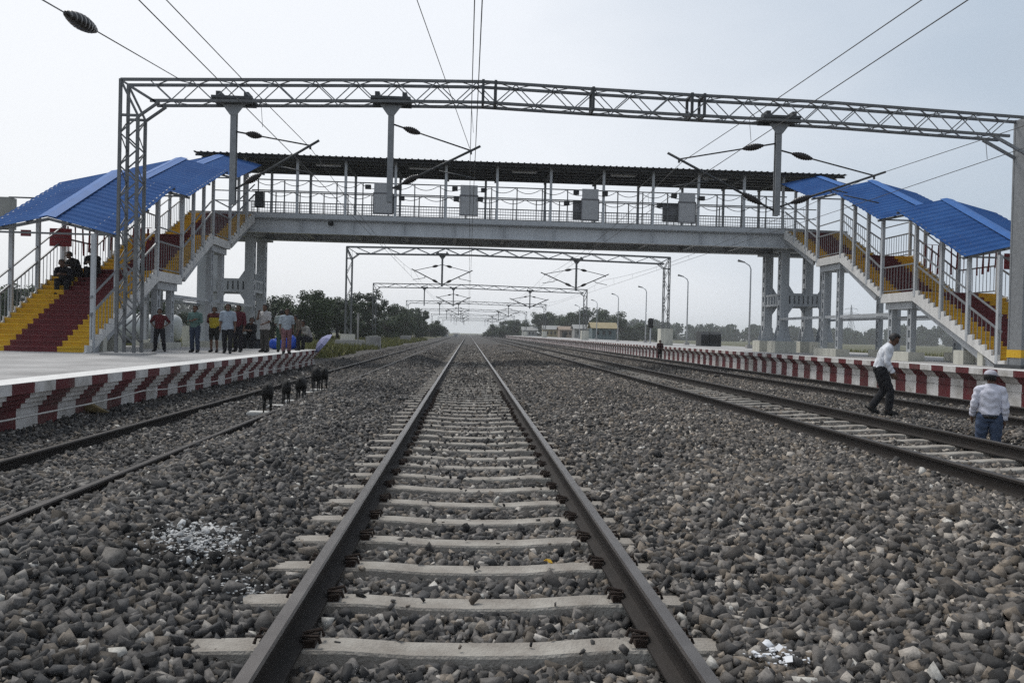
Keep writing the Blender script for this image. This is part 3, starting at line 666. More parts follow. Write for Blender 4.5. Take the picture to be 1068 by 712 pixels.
# ------------------------------------------------------------------ overhead line portals
def portal(y, xl, xr, zpl, zpr, prof, drops, label, detail=True, solid_right=False, foot=True):
    """four-chord lattice beam on lattice masts; prof = [(x, ztop)]"""
    t = thing('line_portal', label, 'line gantry', ((xl + xr) / 2, y, 0), group='overhead line portals across the tracks')
    D = .46; H = .58; pt = lambda x: float(np.interp(x, [p[0] for p in prof], [p[1] for p in prof]))
    w = .075 if detail else .10
    s = MB(); xs_ = [xl] + [p[0] for p in prof if xl < p[0] < xr] + [xr]
    for yy in (y, y + D):
        for a, b in zip(xs_[:-1], xs_[1:]):
            s.bar((a, yy, pt(a) - .035), (b, yy, pt(b) - .035), .05, w); s.bar((max(a, xl + (.75)), yy, pt(max(a, xl + .75)) - H), (min(b, xr - .5), yy, pt(min(b, xr - .5)) - H), .05, w)
    s.build('beam_chord', M['galv'], t)
    s = MB(); n = int((xr - xl - 1.4) / .52) if detail else int((xr - xl) / 1.2)
    for yy in (y, y + D):
        for i in range(n):
            a = xl + .75 + i * (xr - xl - 1.25) / n; b = xl + .75 + (i + 1) * (xr - xl - 1.25) / n
            p, q = (pt(a) - .06, pt(b) - H + .02) if i % 2 == 0 else (pt(a) - H + .02, pt(b) - .06)
            s.bar((a, yy + .01, p), (b, yy + .01, q), .008, .028 if detail else .05)
    for zz in (0, -H):
        for i in range(n):
            a = xl + .75 + i * (xr - xl - 1.25) / n; b = a + (xr - xl - 1.25) / n
            s.bar((a, y if i % 2 else y + D, pt(a) + zz - .02), (b, y + D if i % 2 else y, pt(b) + zz - .02), .045, .012)
    s.build('beam_lacing', M['galvlight'], t)
    if detail:
        s = MB()
        for px in (504, 517, 619, 722, 735):
            x = at(px, 95, Y=y).x
            for yy in (y - .02, y + D + .02): s.box((x - .035, yy - .03, pt(x) - H - .02), (x + .035, yy + .03, pt(x) + .02))
            s.bar((x, y, pt(x) - .02), (x, y + D, pt(x) - .02), .06); s.bar((x, y, pt(x) - H), (x, y + D, pt(x) - H), .06)
        s.build('splice_plate', M['galvdark'], t)
    def mast(x0, x1, zb, hz, name='mast'):
        m = MB(); top = pt(xl if x0 < 3 else xr)
        for xx in (x0, x1):
            for yy in (y, y + D): m.bar((xx, yy, zb), (xx, yy, top - (.02 if xx in (xl, xr) else .95)), .07)
        z = zb + .3; k = 0
        stp = .42 if detail else 1.0
        while z < top - 1.1:
            for yy in (y, y + D): m.bar((x0, yy, z), (x1, yy, z + stp), .04, .012, (0, 1, 0)) if k % 2 else m.bar((x1, yy, z), (x0, yy, z + stp), .04, .012, (0, 1, 0))
            for xx in (x0, x1): m.bar((xx, y if k % 2 else y + D, z), (xx, y + D if k % 2 else y, z + stp), .012, .04)
            z += stp; k += 1
        m.bar((x0, y, top - .95), (x1, y, top - .95), .06); m.bar((x0, y + D, top - .95), (x1, y + D, top - .95), .06)
        for yy in (y, y + D):       # haunch braces
            o_ = xl if x0 < 3 else xr; sg = 1 if x0 < 3 else -1; far = x1 if sg > 0 else x0
            m.bar((far, yy, top - .98), (o_ + sg * .98, yy, top - H), .06); m.bar((o_, yy, top - .05), (far, yy, top - .95), .05); m.bar((o_, yy, top - .05), (o_ + sg * .9, yy, top - H), .05)
        mm = m.build(name, M['galv'], t)
        if foot:
            f = MB(); f.box((x0 - .28, y - .3, zb - .6), (x1 + .28, y + D + .3, zb + hz)); f.build('footing', M['cream' if hz > .2 else 'concrete'], mm)
    mast(xl, xl + .45, zpl, .06 if detail else .5)
    if solid_right:
        m = MB(); top = pt(xr)
        for yy in (y - .02, y + D + .02): m.box((xr - .02, yy - .03, zpr), (xr + .55, yy + .03, top + .02))
        m.box((xr - .01, y + .011, zpr), (xr + .02, y + D - .011, top)); m.box((xr + .51, y + .011, zpr), (xr + .54, y + D - .011, top))
        for yy in (y, y + D): m.bar((xr, yy, top - 1.05), (xr - .95, yy, top - H), .07)
        mm = m.build('mast', M['galvlight'], t)
        b = MB(); b.box((xr - .03, y - .06, zpr + .30), (xr + .56, y + D + .06, zpr + .52)); b.build('warning_band', M['yellow'], mm)
        f = MB(); f.box((xr - .22, y - .3, zpr - .2), (xr + .8, y + D + .3, zpr + .10)); f.build('footing', M['galvdark'], mm)
    else: mast(xr - .45, xr, zpr, 1.3 if not detail else .06)
    # drop posts with bracket, and insulated cantilevers
    for x, zlow in drops:
        p = MB(); z1 = pt(x) - H - .05
        p.box((x - .075, y + .15, zlow), (x + .075, y + .18, z1)); p.box((x - .075, y + .28, zlow), (x + .075, y + .31, z1)); p.box((x - .012, y + .18, zlow), (x + .012, y + .28, z1))
        p.prism([(x - .09, z1 - .28), (x + .09, z1 - .28), (x + .3, z1), (x - .3, z1)], 'y', y + .14, y + .16)
        o_ = p.build('drop_post', M['galvlight'] if detail else M['galv'], t)
        p = MB()
        for yy in (y + .0, y + .38): p.box((x - .52, yy, z1 + .001), (x + .52, yy + .08, z1 + .10)); 
        p.box((x - .52, y - .05, z1 + .10), (x + .52, y + .51, z1 + .17)); p.box((x - .42, y + .02, z1 + .17), (x - .30, y + .44, z1 + .3)); p.box((x + .30, y + .02, z1 + .17), (x + .42, y + .44, z1 + .3))
        p.build('clamp_plate', M['galvdark'], o_)
    return t
def insulator(mb_, p, q, r=.085, n=9):
    p, q = Vector(p), Vector(q); pts, rs = [], []
    for i in range(n):
        for f, k in ((0, .78), (.3, 1), (.65, 1), (.9, .78)):
            u = (i + f) / n; pts.append(p.lerp(q, u)); rs.append(max(.016, r * k * math.sin(math.pi * (.06 + .88 * u)) ** .75))
    mb_.tube(pts, rs, 12)
def cantilever(t, y, x, sgn, zt, zb, reach, zc, arm=True, rod=.03):
    """sgn: side of the post; top stay from zt, bracket tube from zb rising to the catenary at x+sgn*reach, zc"""
    tip = Vector((x + sgn * reach, y, zc)); s = MB()
    a = Vector((x + sgn * .08, y, zt)); b = Vector((x + sgn * .08, y, zb)); d1 = tip - a; d2 = tip - b
    i1a, i1b = a.lerp(tip, .12), a.lerp(tip, .34); i2a, i2b = b.lerp(tip, .12), b.lerp(tip, .34)
    s.tube([a, i1a], rod * .8, 6); s.tube([i1b, tip], rod * .7, 6); s.tube([b, i2a], rod, 6); s.tube([i2b, tip + d2 * .12], rod * 1.15, 6)
    if arm:
        m_ = b.lerp(tip, .55); e_ = Vector((x + sgn * (reach + .15), y, zc - .75)); s.tube([m_, e_ + Vector((-sgn * .9, 0, .25))], rod * .6, 5); s.tube([e_ + Vector((-sgn * 1.0, 0, .18)), e_], rod * .6, 5)
        s.tube([tip, tip + Vector((0, 0, -.1))], rod, 6)
    c = s.build('cantilever', M['galvdark'], t, True)
    q = MB(); insulator(q, i1a, i1b, .098 if rod < .04 else .12); q.build('insulator', M['insul'], c, True); q = MB(); insulator(q, i2a, i2b, .098 if rod < .04 else .12); q.build('insulator', M['insul'], c, True)
PY = 20.5
profA = [(-9.13, 7.67), (-2.38, 7.93), (.25, 8.0), (3.21, 7.93), (5.88, 7.88), (9.84, 7.83), (15.4, 7.64)]
pa = portal(PY, -9.13, 15.36, ZL, ZR, profA, [(-6.30, 4.53), (-2.18, 4.72), (8.40, 4.70)], 'nearest lattice steel portal arching over the tracks in front of the footbridge', True, True)
cantilever(pa, PY + .23, -6.30, 1, 6.45, 4.95, 2.0, 6.16)
cantilever(pa, PY + .23, -2.18, 1, 6.80, 5.10, 2.15, 6.18)
cantilever(pa, PY + .23, 8.40, -1, 6.68, 4.85, 2.75, 6.16)
cantilever(pa, PY + .23, 8.40, 1, 6.50, 4.95, 2.75, 5.90)
PORT = [62, 109, 167, 222, 280, 340, 400]
LAB = ['second lattice portal, the first one seen under the footbridge', 'third lattice portal along the line, framed by the second', 'fourth lattice portal along the line', 'fifth lattice portal, faint in the distance', 'sixth lattice portal, small and hazy', 'seventh lattice portal, tiny near the vanishing point', 'farthest lattice portal just above the vanishing point']
for y, lb in zip(PORT, LAB):
    xl, xr = (-9.85, 16.4) if y == 62 else (-13.5, 16.9)
    prof = [(xl, 7.97), (.2, 8.12), (xr, 7.86)]
    p = portal(y, xl, xr, .45 if y == 62 else .1, ZR + .05, prof, [(-2.2, 4.95), (8.7, 4.9)] + ([(-6.3, 4.95)] if y > 62 else []), lb, False)
    if y < 300:
        for x, sg, re in ((-2.2, 1, 2.2), (-2.2, -1, 2.2), (8.7, -1, 2.6), (8.7, 1, 2.4)): cantilever(p, y + .23, x, sg, 6.7, 5.15, re, 6.2, rod=.04 if y < 100 else .06)

def wire(pts, label, r=.008, sag=.0, name='overhead_wire'):
    s = MB(); out = []
    for a, b in zip(pts[:-1], pts[1:]):
        a, b = Vector(a), Vector(b); n = 8
        for i in range(n): u = i / n; q = a.lerp(b, u); q.z -= sag * 4 * u * (1 - u); out.append(q)
    out.append(Vector(pts[-1])); s.tube(out, r, 5); return s
def catenary(x0, zc, zw, label, xfar, xnear=None):
    t = thing('overhead_line', label, 'overhead wire', (x0, 20.7, zw), group='overhead wires above the tracks')
    ys_ = [-28, 20.73] + [y + .23 for y in PORT]; xn = x0 if xnear is None else xnear
    pc = [((xn if y < 0 else x0 if y < 30 else xfar), y, zc) for y in ys_]; pw = [((xn if y < 0 else x0 + .12 if y < 30 else xfar + .1), y, zw) for y in ys_]
    w = wire(pc, '', .0085, .45); w.build('catenary_wire', M['wire'], t, True)
    w = wire(pw, '', .0085, 0); w.build('contact_wire', M['wire'], t, True)
    s = MB()
    for a, b in zip(range(len(ys_) - 1), range(1, len(ys_))):
        if ys_[b] > 130: break
        for u in (.1, .26, .42, .58, .74, .9):
            y = ys_[a] + (ys_[b] - ys_[a]) * u; x = pc[a][0] + (pc[b][0] - pc[a][0]) * u; z = zc - .45 * 4 * u * (1 - u)
            s.bar((x, y, z), (x + .05, y, zw), .008)
    s.build('dropper', M['wire'], t)
catenary(-4.3, 6.1, 5.35, 'overhead wire pair above the left loop track', -4.4)
catenary(-.05, 6.1, 5.4, 'overhead wire pair straight above the middle track', 0, .12)
catenary(5.75, 6.1, 5.45, 'overhead wire pair above the second track', 6.1, 6.2)
catenary(11.0, 5.85, 5.25, 'overhead wire pair above the right platform track', 11.0, 10.6)
# anchor wires
t = thing('anchor_wire', 'slanting anchor wire with one fat black insulator at the upper left', 'overhead wire', at(130, 52, Y=14))
a, b = at(186, 82, Y=PY), at(20, -14, Y=11.0)
i0, i1 = at(100, 33, Y=PY), None
u0, u1 = .46, .60
def lerp_px(u): return a.lerp(b, u)
def find(px):
    lo_, hi_ = 0., 1.
    for _ in range(40):
        m_ = (lo_ + hi_) / 2; d = lerp_px(m_) - Vector((0, 0, CAM_H)); q = 534 + FPX * d.dot(CAM_R) / d.dot(CAM_F)
        if q > px: lo_ = m_
        else: hi_ = m_
    return lo_
ua, ub = find(100), find(68)
s = MB(); s.tube([a, lerp_px(ua)], .012, 5); s.tube([lerp_px(ub), b], .012, 5); s.build('stay_wire', M['wire'], t, True)
s = MB(); insulator(s, lerp_px(ua), lerp_px(ub), .135, 9); s.build('insulator', M['insul'], t, True)
s = wire([at(432, -8, Y=12.5), at(490, 155, Y=PY + .2)], '', .0075, 0); tag(s.build('pull_off_wire', M['wire'], smooth=True), 'thin wire slanting down to the bracket tip above the middle track', 'overhead wire')

# ------------------------------------------------------------------ people and goats: bodies grown as one skin from tapered limbs
def grow(parts, voxel, smooth=6):
    """parts: MB of closed overlapping shapes -> one continuous mesh"""
    o = parts.build('growth', M['skin']); md = o.modifiers.new('r', 'REMESH'); md.mode = 'VOXEL'; md.voxel_size = voxel; md.use_smooth_shade = True
    s2 = o.modifiers.new('s', 'SMOOTH'); s2.iterations = smooth; s2.factor = .5
    me = eval_mesh(o, 'body'); old = o.data; bpy.data.objects.remove(o); bpy.data.meshes.remove(old); return me
def limb(mb_, pts, rs, n=10):
    mb_.tube(pts, rs, n)
    for p, r in zip(pts, rs): mb_.ell(p, (r, r, r), 10, 6)
J0 = dict(pel=(0, 0, .93), spi=(0, 0, 1.10), che=(0, .0, 1.30), nek=(0, .0, 1.43), hed=(0, .02, 1.585), fwd=(0, 1, 0), up=(0, 0, 1),
    shL=(-.185, 0, 1.375), shR=(.185, 0, 1.375), elL=(-.235, -.03, 1.10), elR=(.235, -.03, 1.10), wrL=(-.24, .05, .86), wrR=(.24, .05, .86),
    hiL=(-.09, 0, .90), hiR=(.09, 0, .90), knL=(-.10, .02, .48), knR=(.10, .02, .48), anL=(-.105, -.03, .075), anR=(.105, -.03, .075), toL=(-.125, .12, .035), toR=(.125, .12, .035))
def person(label, loc, rz, h, shirt, trouser, pose=None, sleeve=.45, leg=1.0, shoe=(.02, .02, .02), cap=None, yoke=None, group=None, tail=.0, scarf=None, hairlong=False, belt=None):
    J = dict(J0); J.update(pose or {}); J = {k: Vector(v) for k, v in J.items()}
    bones = []
    def bone(reg, a, b, ra, rb): bones.append((reg, J[a] if isinstance(a, str) else a, J[b] if isinstance(b, str) else b, ra, rb))
    P = MB()
    bone('pelvis', 'pel', 'spi', .135, .125); bone('torso', 'spi', 'che', .125, .15); bone('torso', 'che', 'nek', .135, .07)
    xa = (J['shR'] - J['shL']).normalized(); za = (J['nek'] - J['pel']).normalized(); ya = za.cross(xa).normalized()
    # torso lofted from flattened rings
    vs = []; fs = []; n = 14
    ring = [('pel', -.08, .12, .095), ('pel', 0, .16, .115), ('spi', -.02, .145, .10), ('che', -.06, .165, .112), ('che', .04, .17, .105), ('nek', -.045, .12, .075), ('nek', .02, .05, .05)]
    for j, dz, rx, ry in ring:
        c = J[j] + za * dz
        for k in range(n): a = 2 * math.pi * k / n; vs.append(c + xa * rx * math.cos(a) + ya * ry * math.sin(a))
    for i in range(len(ring) - 1):
        for k in range(n): fs.append((i * n + k, i * n + (k + 1) % n, (i + 1) * n + (k + 1) % n, (i + 1) * n + k))
    fs += [tuple(range(n))[::-1], tuple(range((len(ring) - 1) * n, len(ring) * n))]; P.add(vs, fs)
    limb(P, [J['nek'] - za * .03, J['hed'] - J['up'] * .06], [.056, .05]); bones.append(('neck', J['nek'], J['hed'] - J['up'] * .06, .05, .05))
    F_, U_ = J['fwd'].normalized(), J['up'].normalized(); R_ = F_.cross(U_).normalized(); U_ = R_.cross(F_)
    hd = J['hed']; loc3 = lambda x, y, z: hd + R_ * x + F_ * y + U_ * z
    def ell_o(c, r):
        q = MB(); q.ell((0, 0, 0), r, 14, 10); P.add([c + R_ * v[0] + F_ * v[1] + U_ * v[2] for v in q.v], q.f)
    ell_o(loc3(0, -.008, .02), (.076, .095, .095)); ell_o(loc3(0, .025, -.05), (.056, .062, .062)); ell_o(loc3(0, .098, -.022), (.013, .018, .022)); ell_o(loc3(0, .080, -.062), (.026, .014, .010)); ell_o(loc3(0, .075, -.095), (.025, .02, .018))
    for sx in (-1, 1): ell_o(loc3(sx * .078, -.01, -.012), (.011, .022, .032)); ell_o(loc3(sx * .032, .082, .022), (.026, .012, .009))
    bones.append(('head', loc3(0, 0, .02), loc3(0, .03, -.06), .1, .07))
    for s_ in 'LR':
        sx = -1 if s_ == 'L' else 1
        limb(P, [J['nek'] - za * .02, J['sh' + s_] - za * .005], [.055, .052]); limb(P, [J['sh' + s_], J['el' + s_], J['wr' + s_]], [.056, .042, .029])
        limb(P, [J['hi' + s_], J['hi' + s_].lerp(J['kn' + s_], .35), J['kn' + s_], J['kn' + s_].lerp(J['an' + s_], .35), J['an' + s_]], [.092, .088, .058, .058, .038])
        limb(P, [J['an' + s_] + (J['an' + s_] - J['to' + s_]) * .25 + Vector((0, 0, -.02)), J['an' + s_].lerp(J['to' + s_], .5) + Vector((0, 0, -.005)), J['to' + s_]], [.036, .042, .032])
        d = (J['wr' + s_] - J['el' + s_]).normalized(); pc = J['wr' + s_] + d * .05
        q = d.cross(ya).normalized(); P.ell(pc, (.030, .036, .045), 10, 8)
        bones += [('torso', J['nek'] - za * .02, J['sh' + s_], .055, .052), ('uparm' + s_, J['sh' + s_], J['el' + s_], .056, .042), ('forearm' + s_, J['el' + s_], J['wr' + s_], .043, .03), ('hand' + s_, J['wr' + s_] + d * .02, J['wr' + s_] + d * .09, .03, .03),
                  ('thigh' + s_, J['hi' + s_], J['kn' + s_], .09, .06), ('shin' + s_, J['kn' + s_], J['an' + s_], .06, .04), ('foot' + s_, J['an' + s_], J['to' + s_], .045, .035)]
    me = grow(P, .0135)
    # fingers: five tapered, slightly curled, thumb from the side of the palm
    bm = bmesh.new(); bm.from_mesh(me)
    for s_ in 'LR':
        sx = -1 if s_ == 'L' else 1; d = (J['wr' + s_] - J['el' + s_]).normalized(); cu = (ya - d * ya.dot(d)).normalized() if abs(ya.dot(d)) < .9 else za.copy(); ac = d.cross(cu).normalized(); b0 = J['wr' + s_] + d * .075
        FB = MB()
        for k, L_ in enumerate((.058, .070, .075, .066)):
            o_ = b0 + cu * (.027 - .018 * k); inw = ac * (-sx if ac.x > 0 else sx) 
            FB.tube([o_, o_ + d * L_ * .5, o_ + d * L_ * .85 + inw * .014, o_ + d * L_ + inw * .032], [.0095, .009, .008, .006], 6)
        o_ = J['wr' + s_] + d * .03 + cu * .028; FB.tube([o_, o_ + d * .03 + cu * .022, o_ + d * .062 + cu * .026], [.011, .010, .007], 6)
        off = [bm.verts.new(v) for v in FB.v]
        for f in FB.f: bm.faces.new([off[i] for i in f])
    bmesh.ops.recalc_face_normals(bm, faces=bm.faces); bm.to_mesh(me); bm.free()
    for p in me.polygons: p.use_smooth = True
    me.materials.clear(); me.materials.append(M['skin'])
    nv = len(me.vertices); co = np.empty(nv * 3); me.vertices.foreach_get('co', co); co = co.reshape(-1, 3); no = np.array([v.normal[:] for v in me.vertices])
    best = np.full(nv, 1e9); reg = np.zeros(nv, int); tt = np.zeros(nv)
    for bi, (rg, a, b, ra, rb) in enumerate(bones):
        a = np.array(a); b = np.array(b); ab = b - a; t = np.clip(((co - a) @ ab) / (ab @ ab), 0, 1); d = np.linalg.norm(co - a - t[:, None] * ab, axis=1) - (ra + (rb - ra) * t)
        m_ = d < best; best[m_] = d[m_]; reg[m_] = bi; tt[m_] = t[m_]
    names = np.array([b[0] for b in bones])[reg]
    up = (co - np.array(J['pel'])) @ np.array(za)
    is_ = lambda *k: np.isin(names, [x + s for x in k for s in ('', 'L', 'R')])
    root = thing('person', label, 'person', loc, rz, group); sc = h / 1.70; root.scale = (sc, sc, sc)
    ob = bpy.data.objects.new('body', me); COL.objects.link(ob); ob.parent = root
    def shell(name, mask, off, m_):
        fs = [tuple(p.vertices) for p in me.polygons if all(mask[i] for i in p.vertices)]
        if not fs: return
        used = sorted({i for f in fs for i in f}); mp_ = {i: k for k, i in enumerate(used)}
        c = MB(); wr_ = .006 if name in ('shirt', 'trousers') else 0; c.v = [tuple(co[i] + no[i] * ((off[i] if hasattr(off, '__len__') else off) + wr_ * math.sin(co[i][2] * 46 + co[i][0] * 31 + 2.5 * math.sin(co[i][1] * 40 + co[i][0] * 22)))) for i in used]; c.f = [tuple(mp_[i] for i in f) for f in fs]; c.mi = [0] * len(fs)
        o = c.build(name, m_, root, True, world=False, fixn=False); sd_ = o.modifiers.new('thick', 'SOLIDIFY'); sd_.thickness = .008; sd_.offset = 1; return o
    trs = (is_('pelvis') & (up < .10)) | is_('thigh') | (is_('shin') & (tt < leg)) if leg >= 1 or leg > .0 else None
    if leg <= 0: trs = (is_('pelvis') & (up < .10)) | (is_('thigh') & (tt < 1 + leg))
    shell('trousers', trs, .012 + .012 * (is_('shin') * tt), trouser)
    slm = (is_('uparm')) & (tt < sleeve * 2.2) | (is_('forearm') & (tt < (sleeve - .5) * 2))
    tor = is_('torso') | (is_('pelvis') & (up > -.02 - tail)) | (is_('thigh') & (tt < .12 + tail)) * (tail > 0)
    if yoke is None: shell('shirt', tor | slm, .019 - .005 * slm, shirt)
    else:
        hi_ = up > .36; shell('shirt', (tor & ~hi_) | (tor & hi_ & False), .026, shirt); shell('shirt_yoke', (tor & hi_) | slm, .024 - .008 * slm, yoke)
    if belt: shell('belt', is_('pelvis', 'thigh') & (up > -.045) & (up < .02) & is_('pelvis'), .024, belt)
    shell('shoes', is_('foot'), .008, cloth('shoe_cloth', shoe))
    hv = (co - np.array(loc3(0, 0, .015))); f_ = hv @ np.array(F_); u_ = hv @ np.array(U_)
    hm = is_('head', 'neck') & ((u_ > .045) | ((f_ < -.005) & (u_ > -.055 if not hairlong else u_ > -.2))) & ~((f_ > .055) & (u_ < .075))
    shell('hair', hm, .016, M['hair'])
    ey = MB()
    for sx in (-1, 1): ey.ell(loc3(sx * .031, .084, .006), (.012, .008, .007), 8, 6)
    ey.build('eyes', M['black'], root, True, world=False)
    if cap:
        c = MB(); q = MB(); q.ell((0, 0, 0), (.100, .118, .09), 16, 10)
        keep_v = [hd + R_ * v[0] + F_ * (v[1] - .005) + U_ * (max(v[2], -.01) + .05) for v in q.v]; c.add(keep_v, q.f)
        br = []; 
        for k in range(9): a = math.pi * (k / 8); br.append(loc3(.085 * math.cos(a), .075 + .12 * math.sin(a), .048 - .012 * math.sin(a)))
        nb = len(br); c.add(br + [b + U_ * .010 for b in br], [tuple(range(nb))[::-1], tuple(range(nb, 2 * nb))] + [(i, (i + 1) % nb, nb + (i + 1) % nb, nb + i) for i in range(nb)])
        c.build('cap', cap, root, True, world=False)
    if scarf:
        c = MB(); c.tube([J['shL'] + ya * .06 + za * .05, J['che'] + ya * .15 + za * .02, J['spi'] + xa * .13 + ya * .12, J['pel'] + xa * .18 + ya * .03], [.03, .045, .045, .03], 8); c.build('sling_bag', scarf, root, True, world=False)
    return root
mk = lambda n, c: cloth(n, c)
STR = {}
def sit(dx=0, lean=.12, arms='knee'):
    """seated on a step, feet two steps lower, elbows on the knees"""
    j = dict(pel=(0, 0, .10), spi=(0, .05, .27), che=(0, .12 + lean * .5, .46), nek=(0, .17 + lean, .59), hed=(dx * .3, .23 + lean, .735), fwd=(dx, 1, -.15),
        shL=(-.18, .15 + lean * .9, .53), shR=(.18, .15 + lean * .9, .53), elL=(-.22, .32, .34), elR=(.22, .32, .34), wrL=(-.10, .50, .36), wrR=(.10, .50, .36),
        hiL=(-.09, .03, .08), hiR=(.09, .03, .08), knL=(-.15, .43, .16), knR=(.15, .43, .16), anL=(-.13, .42, -.26), anR=(.13, .42, -.26), toL=(-.15, .57, -.30), toR=(.15, .57, -.30))
    return j
def stand(px, foot, head, label, rz, shirt, trouser, **k):
    p = at(px, foot, Z=ZL); zc = (p - Vector((0, 0, CAM_H))).dot(CAM_F); h = (foot - head) * zc / FPX
    return person(label, p, rz, h, shirt, trouser, **k)
hips = dict(elL=(-.36, -.09, 1.16), elR=(.36, -.09, 1.16), wrL=(-.19, .05, 1.0), wrR=(.19, .05, 1.0), anL=(-.19, -.03, .075), toL=(-.24, .11, .035), anR=(.16, -.03, .075), toR=(.2, .11, .035), knL=(-.15, .02, .48), knR=(.14, .02, .48))
fold = dict(elL=(-.24, .02, 1.12), elR=(.24, .02, 1.12), wrL=(.06, .19, 1.14), wrR=(-.06, .17, 1.19))
back = dict(elL=(-.25, -.08, 1.12), elR=(.25, -.08, 1.12), wrL=(-.08, -.17, .95), wrR=(.08, -.17, .93))
face = dict(elR=(.26, .12, 1.17), wrR=(.09, .22, 1.40), elL=(-.24, .04, 1.1), wrL=(-.16, .22, 1.02))
step = dict(knL=(-.1, .10, .48), anL=(-.1, .12, .075), toL=(-.12, .27, .035), anR=(.1, -.17, .09), knR=(.1, -.02, .48), toR=(.12, -.03, .035))
darkp, jeans, greyp = mk('dark_trousers', (.016, .016, .02)), mk('blue_jeans', (.035, .05, .085)), mk('grey_trousers', (.07, .065, .06))
stand(166, 366.5, 322, 'person in a dark red shirt with hands on hips by the lattice mast', math.pi + .15, mk('dark_red_shirt', (.12, .015, .02)), darkp, pose=hips, sleeve=.42)
stand(203, 367.5, 318.5, 'person in a green grey shirt and blue jeans with folded arms', math.pi - .1, mk('green_grey_shirt', (.12, .20, .18)), jeans, pose=fold, sleeve=.9)
stand(223, 367.3, 320, 'person in a bright yellow shirt with dark red shoulders, arms behind', math.pi, mk('yellow_shirt', (.50, .38, .03)), mk('black_shorts', (.02, .02, .018)), pose=back, sleeve=.5, yoke=mk('brown_red_yoke', (.10, .02, .018)), leg=.02)
stand(237, 368.5, 317, 'person in a pale blue shirt and black trousers in front of the group', math.pi + .2, mk('pale_blue_shirt', (.38, .44, .52)), darkp, pose=step, sleeve=.45, tail=.10)
stand(248, 367, 318, 'person in a maroon shirt standing at the shoulder of the pale blue shirt', math.pi - .2, mk('maroon_shirt', (.10, .012, .022)), mk('black_trousers', (.02, .018, .025)), sleeve=.8)
stand(276, 367.3, 317.5, 'person in a white shirt and grey trousers with a hand at the face', math.pi - .5, mk('white_shirt', (.55, .53, .52)), greyp, pose=face, sleeve=.45, tail=.12)
stand(293, 367.3, 323, 'person in a pale shirt and green trousers with a dark sling bag', .25, mk('pale_green_shirt', (.42, .48, .46)), mk('green_trousers', (.06, .11, .08)), pose=fold, sleeve=.42, scarf=mk('dark_teal_bag', (.02, .06, .08)))
stand(298.5, 369, 322, 'person in a light shirt and pinkish trousers close behind the sling bag', math.pi + .4, mk('light_blue_shirt', (.45, .50, .55)), mk('pink_trousers', (.26, .13, .14)), sleeve=.42)
stand(311, 365.5, 328, 'person in a mottled brown top and black trousers near the platform end', math.pi * .6, mk('mottled_brown_top', (.16, .125, .10)), darkp, pose=dict(nek=(0, .08, 1.42), hed=(0, .14, 1.56), fwd=(0, 1, -.4)), sleeve=.8)
p = at(322, 364.6, Z=ZL); person('person in a whitish top squatting beside the open umbrella', (p.x, p.y, ZL + .30), math.pi * .8, 1.62, mk('whitish_top', (.42, .40, .36)), darkp, pose=sit(0, .1), sleeve=.9)
p = at(262, 363.2, Z=ZL); person('person in black clothes crouching behind the maroon shirt', (p.x, p.y, ZL + .32), math.pi, 1.7, mk('black_shirt', (.018, .017, .018)), darkp, pose=sit(-.3, .05), sleeve=.9)
p = at(258.5, 363, Z=ZL); s = MB(); s.box((p.x - .55, p.y + .1, ZL), (p.x + .6, p.y + .55, ZL + .36)); tag(s.build('bench_block', M['galvdark']), 'low dark slab seat behind the people on the left platform', 'bench')
# people sitting high on the left stairs, backs to the sky
for px, py, lb, rz, sh in ((66, 296, 'person in dark clothes sitting lowest on the yellow edge of the left stairs', math.pi + .25, (.012, .012, .02)), (80, 288, 'person in black sitting in the middle of the three on the left stairs', math.pi - .3, (.014, .013, .013)), (98, 287, 'person in black sitting against the streamers, rightmost of the three', math.pi + .1, (.012, .010, .012))):
    n_ = 17; best = None
    for i in range(n_ - 1):
        y = 21.6 + (i + .6) * 4.7 / n_; z = ZL + (i + 1) * 2.58 / n_; q = at(px, py, Y=y)
        if best is None or abs(q.z - z) < best[0]: best = (abs(q.z - z), q.x, y, z)
    person(lb, (max(min(best[1], -10.75), -13.1), best[2] + .10, best[3] + .0), rz, 1.62, mk('dark_shirt', sh), darkp, pose=sit(random.uniform(-.3, .3), .1), sleeve=.9, group='people sitting on the left stairs')
q = at(112, 281, Y=26.0); s = MB(); s.ell((0, 0, .16), (.22, .16, .19)); s.ell((.02, 0, .34), (.09, .06, .07)); s.tube([(-.12, -.1, .3), (0, -.14, .38), (.12, -.1, .3)], .015, 6)
o = s.build('bag', M['black'], smooth=True); o.location = (max(q.x, -10.9), 26.05, 2.95); tag(o, 'small black bag left on the top step of the left stairs', 'bag')
# two men between the tracks on the right
whs, lav = mk('white_office_shirt', (.88, .90, .95)), mk('lavender_white_shirt', (.86, .86, .96))
man = at(920, 431.5, Z=-.22)
person('person in a white shirt and black trousers walking with head bowed over the ballast', (man.x, man.y, -.235), -1.95, 1.74, whs, darkp,
    pose=dict(pel=(0, -.06, .93), spi=(0, -.03, 1.10), che=(0, .04, 1.29), nek=(0, .09, 1.42), hed=(0, .19, 1.55), fwd=(0, .8, -.6), up=(0, .6, .8),
        shL=(-.18, .06, 1.36), shR=(.18, .06, 1.36), elL=(-.22, .02, 1.08), elR=(.23, .04, 1.08), wrL=(-.18, .15, .86), wrR=(.19, .16, .86),
        hiL=(-.09, -.05, .90), hiR=(.09, -.05, .90), knL=(-.10, .03, .49), knR=(.10, .13, .50), anL=(-.1, -.20, .12), anR=(.1, .10, .08), toL=(-.11, -.08, .035), toR=(.11, .25, .035)), sleeve=.97, tail=-.03, belt=M['black'])
m2 = at(1032, 440, X=8.5)
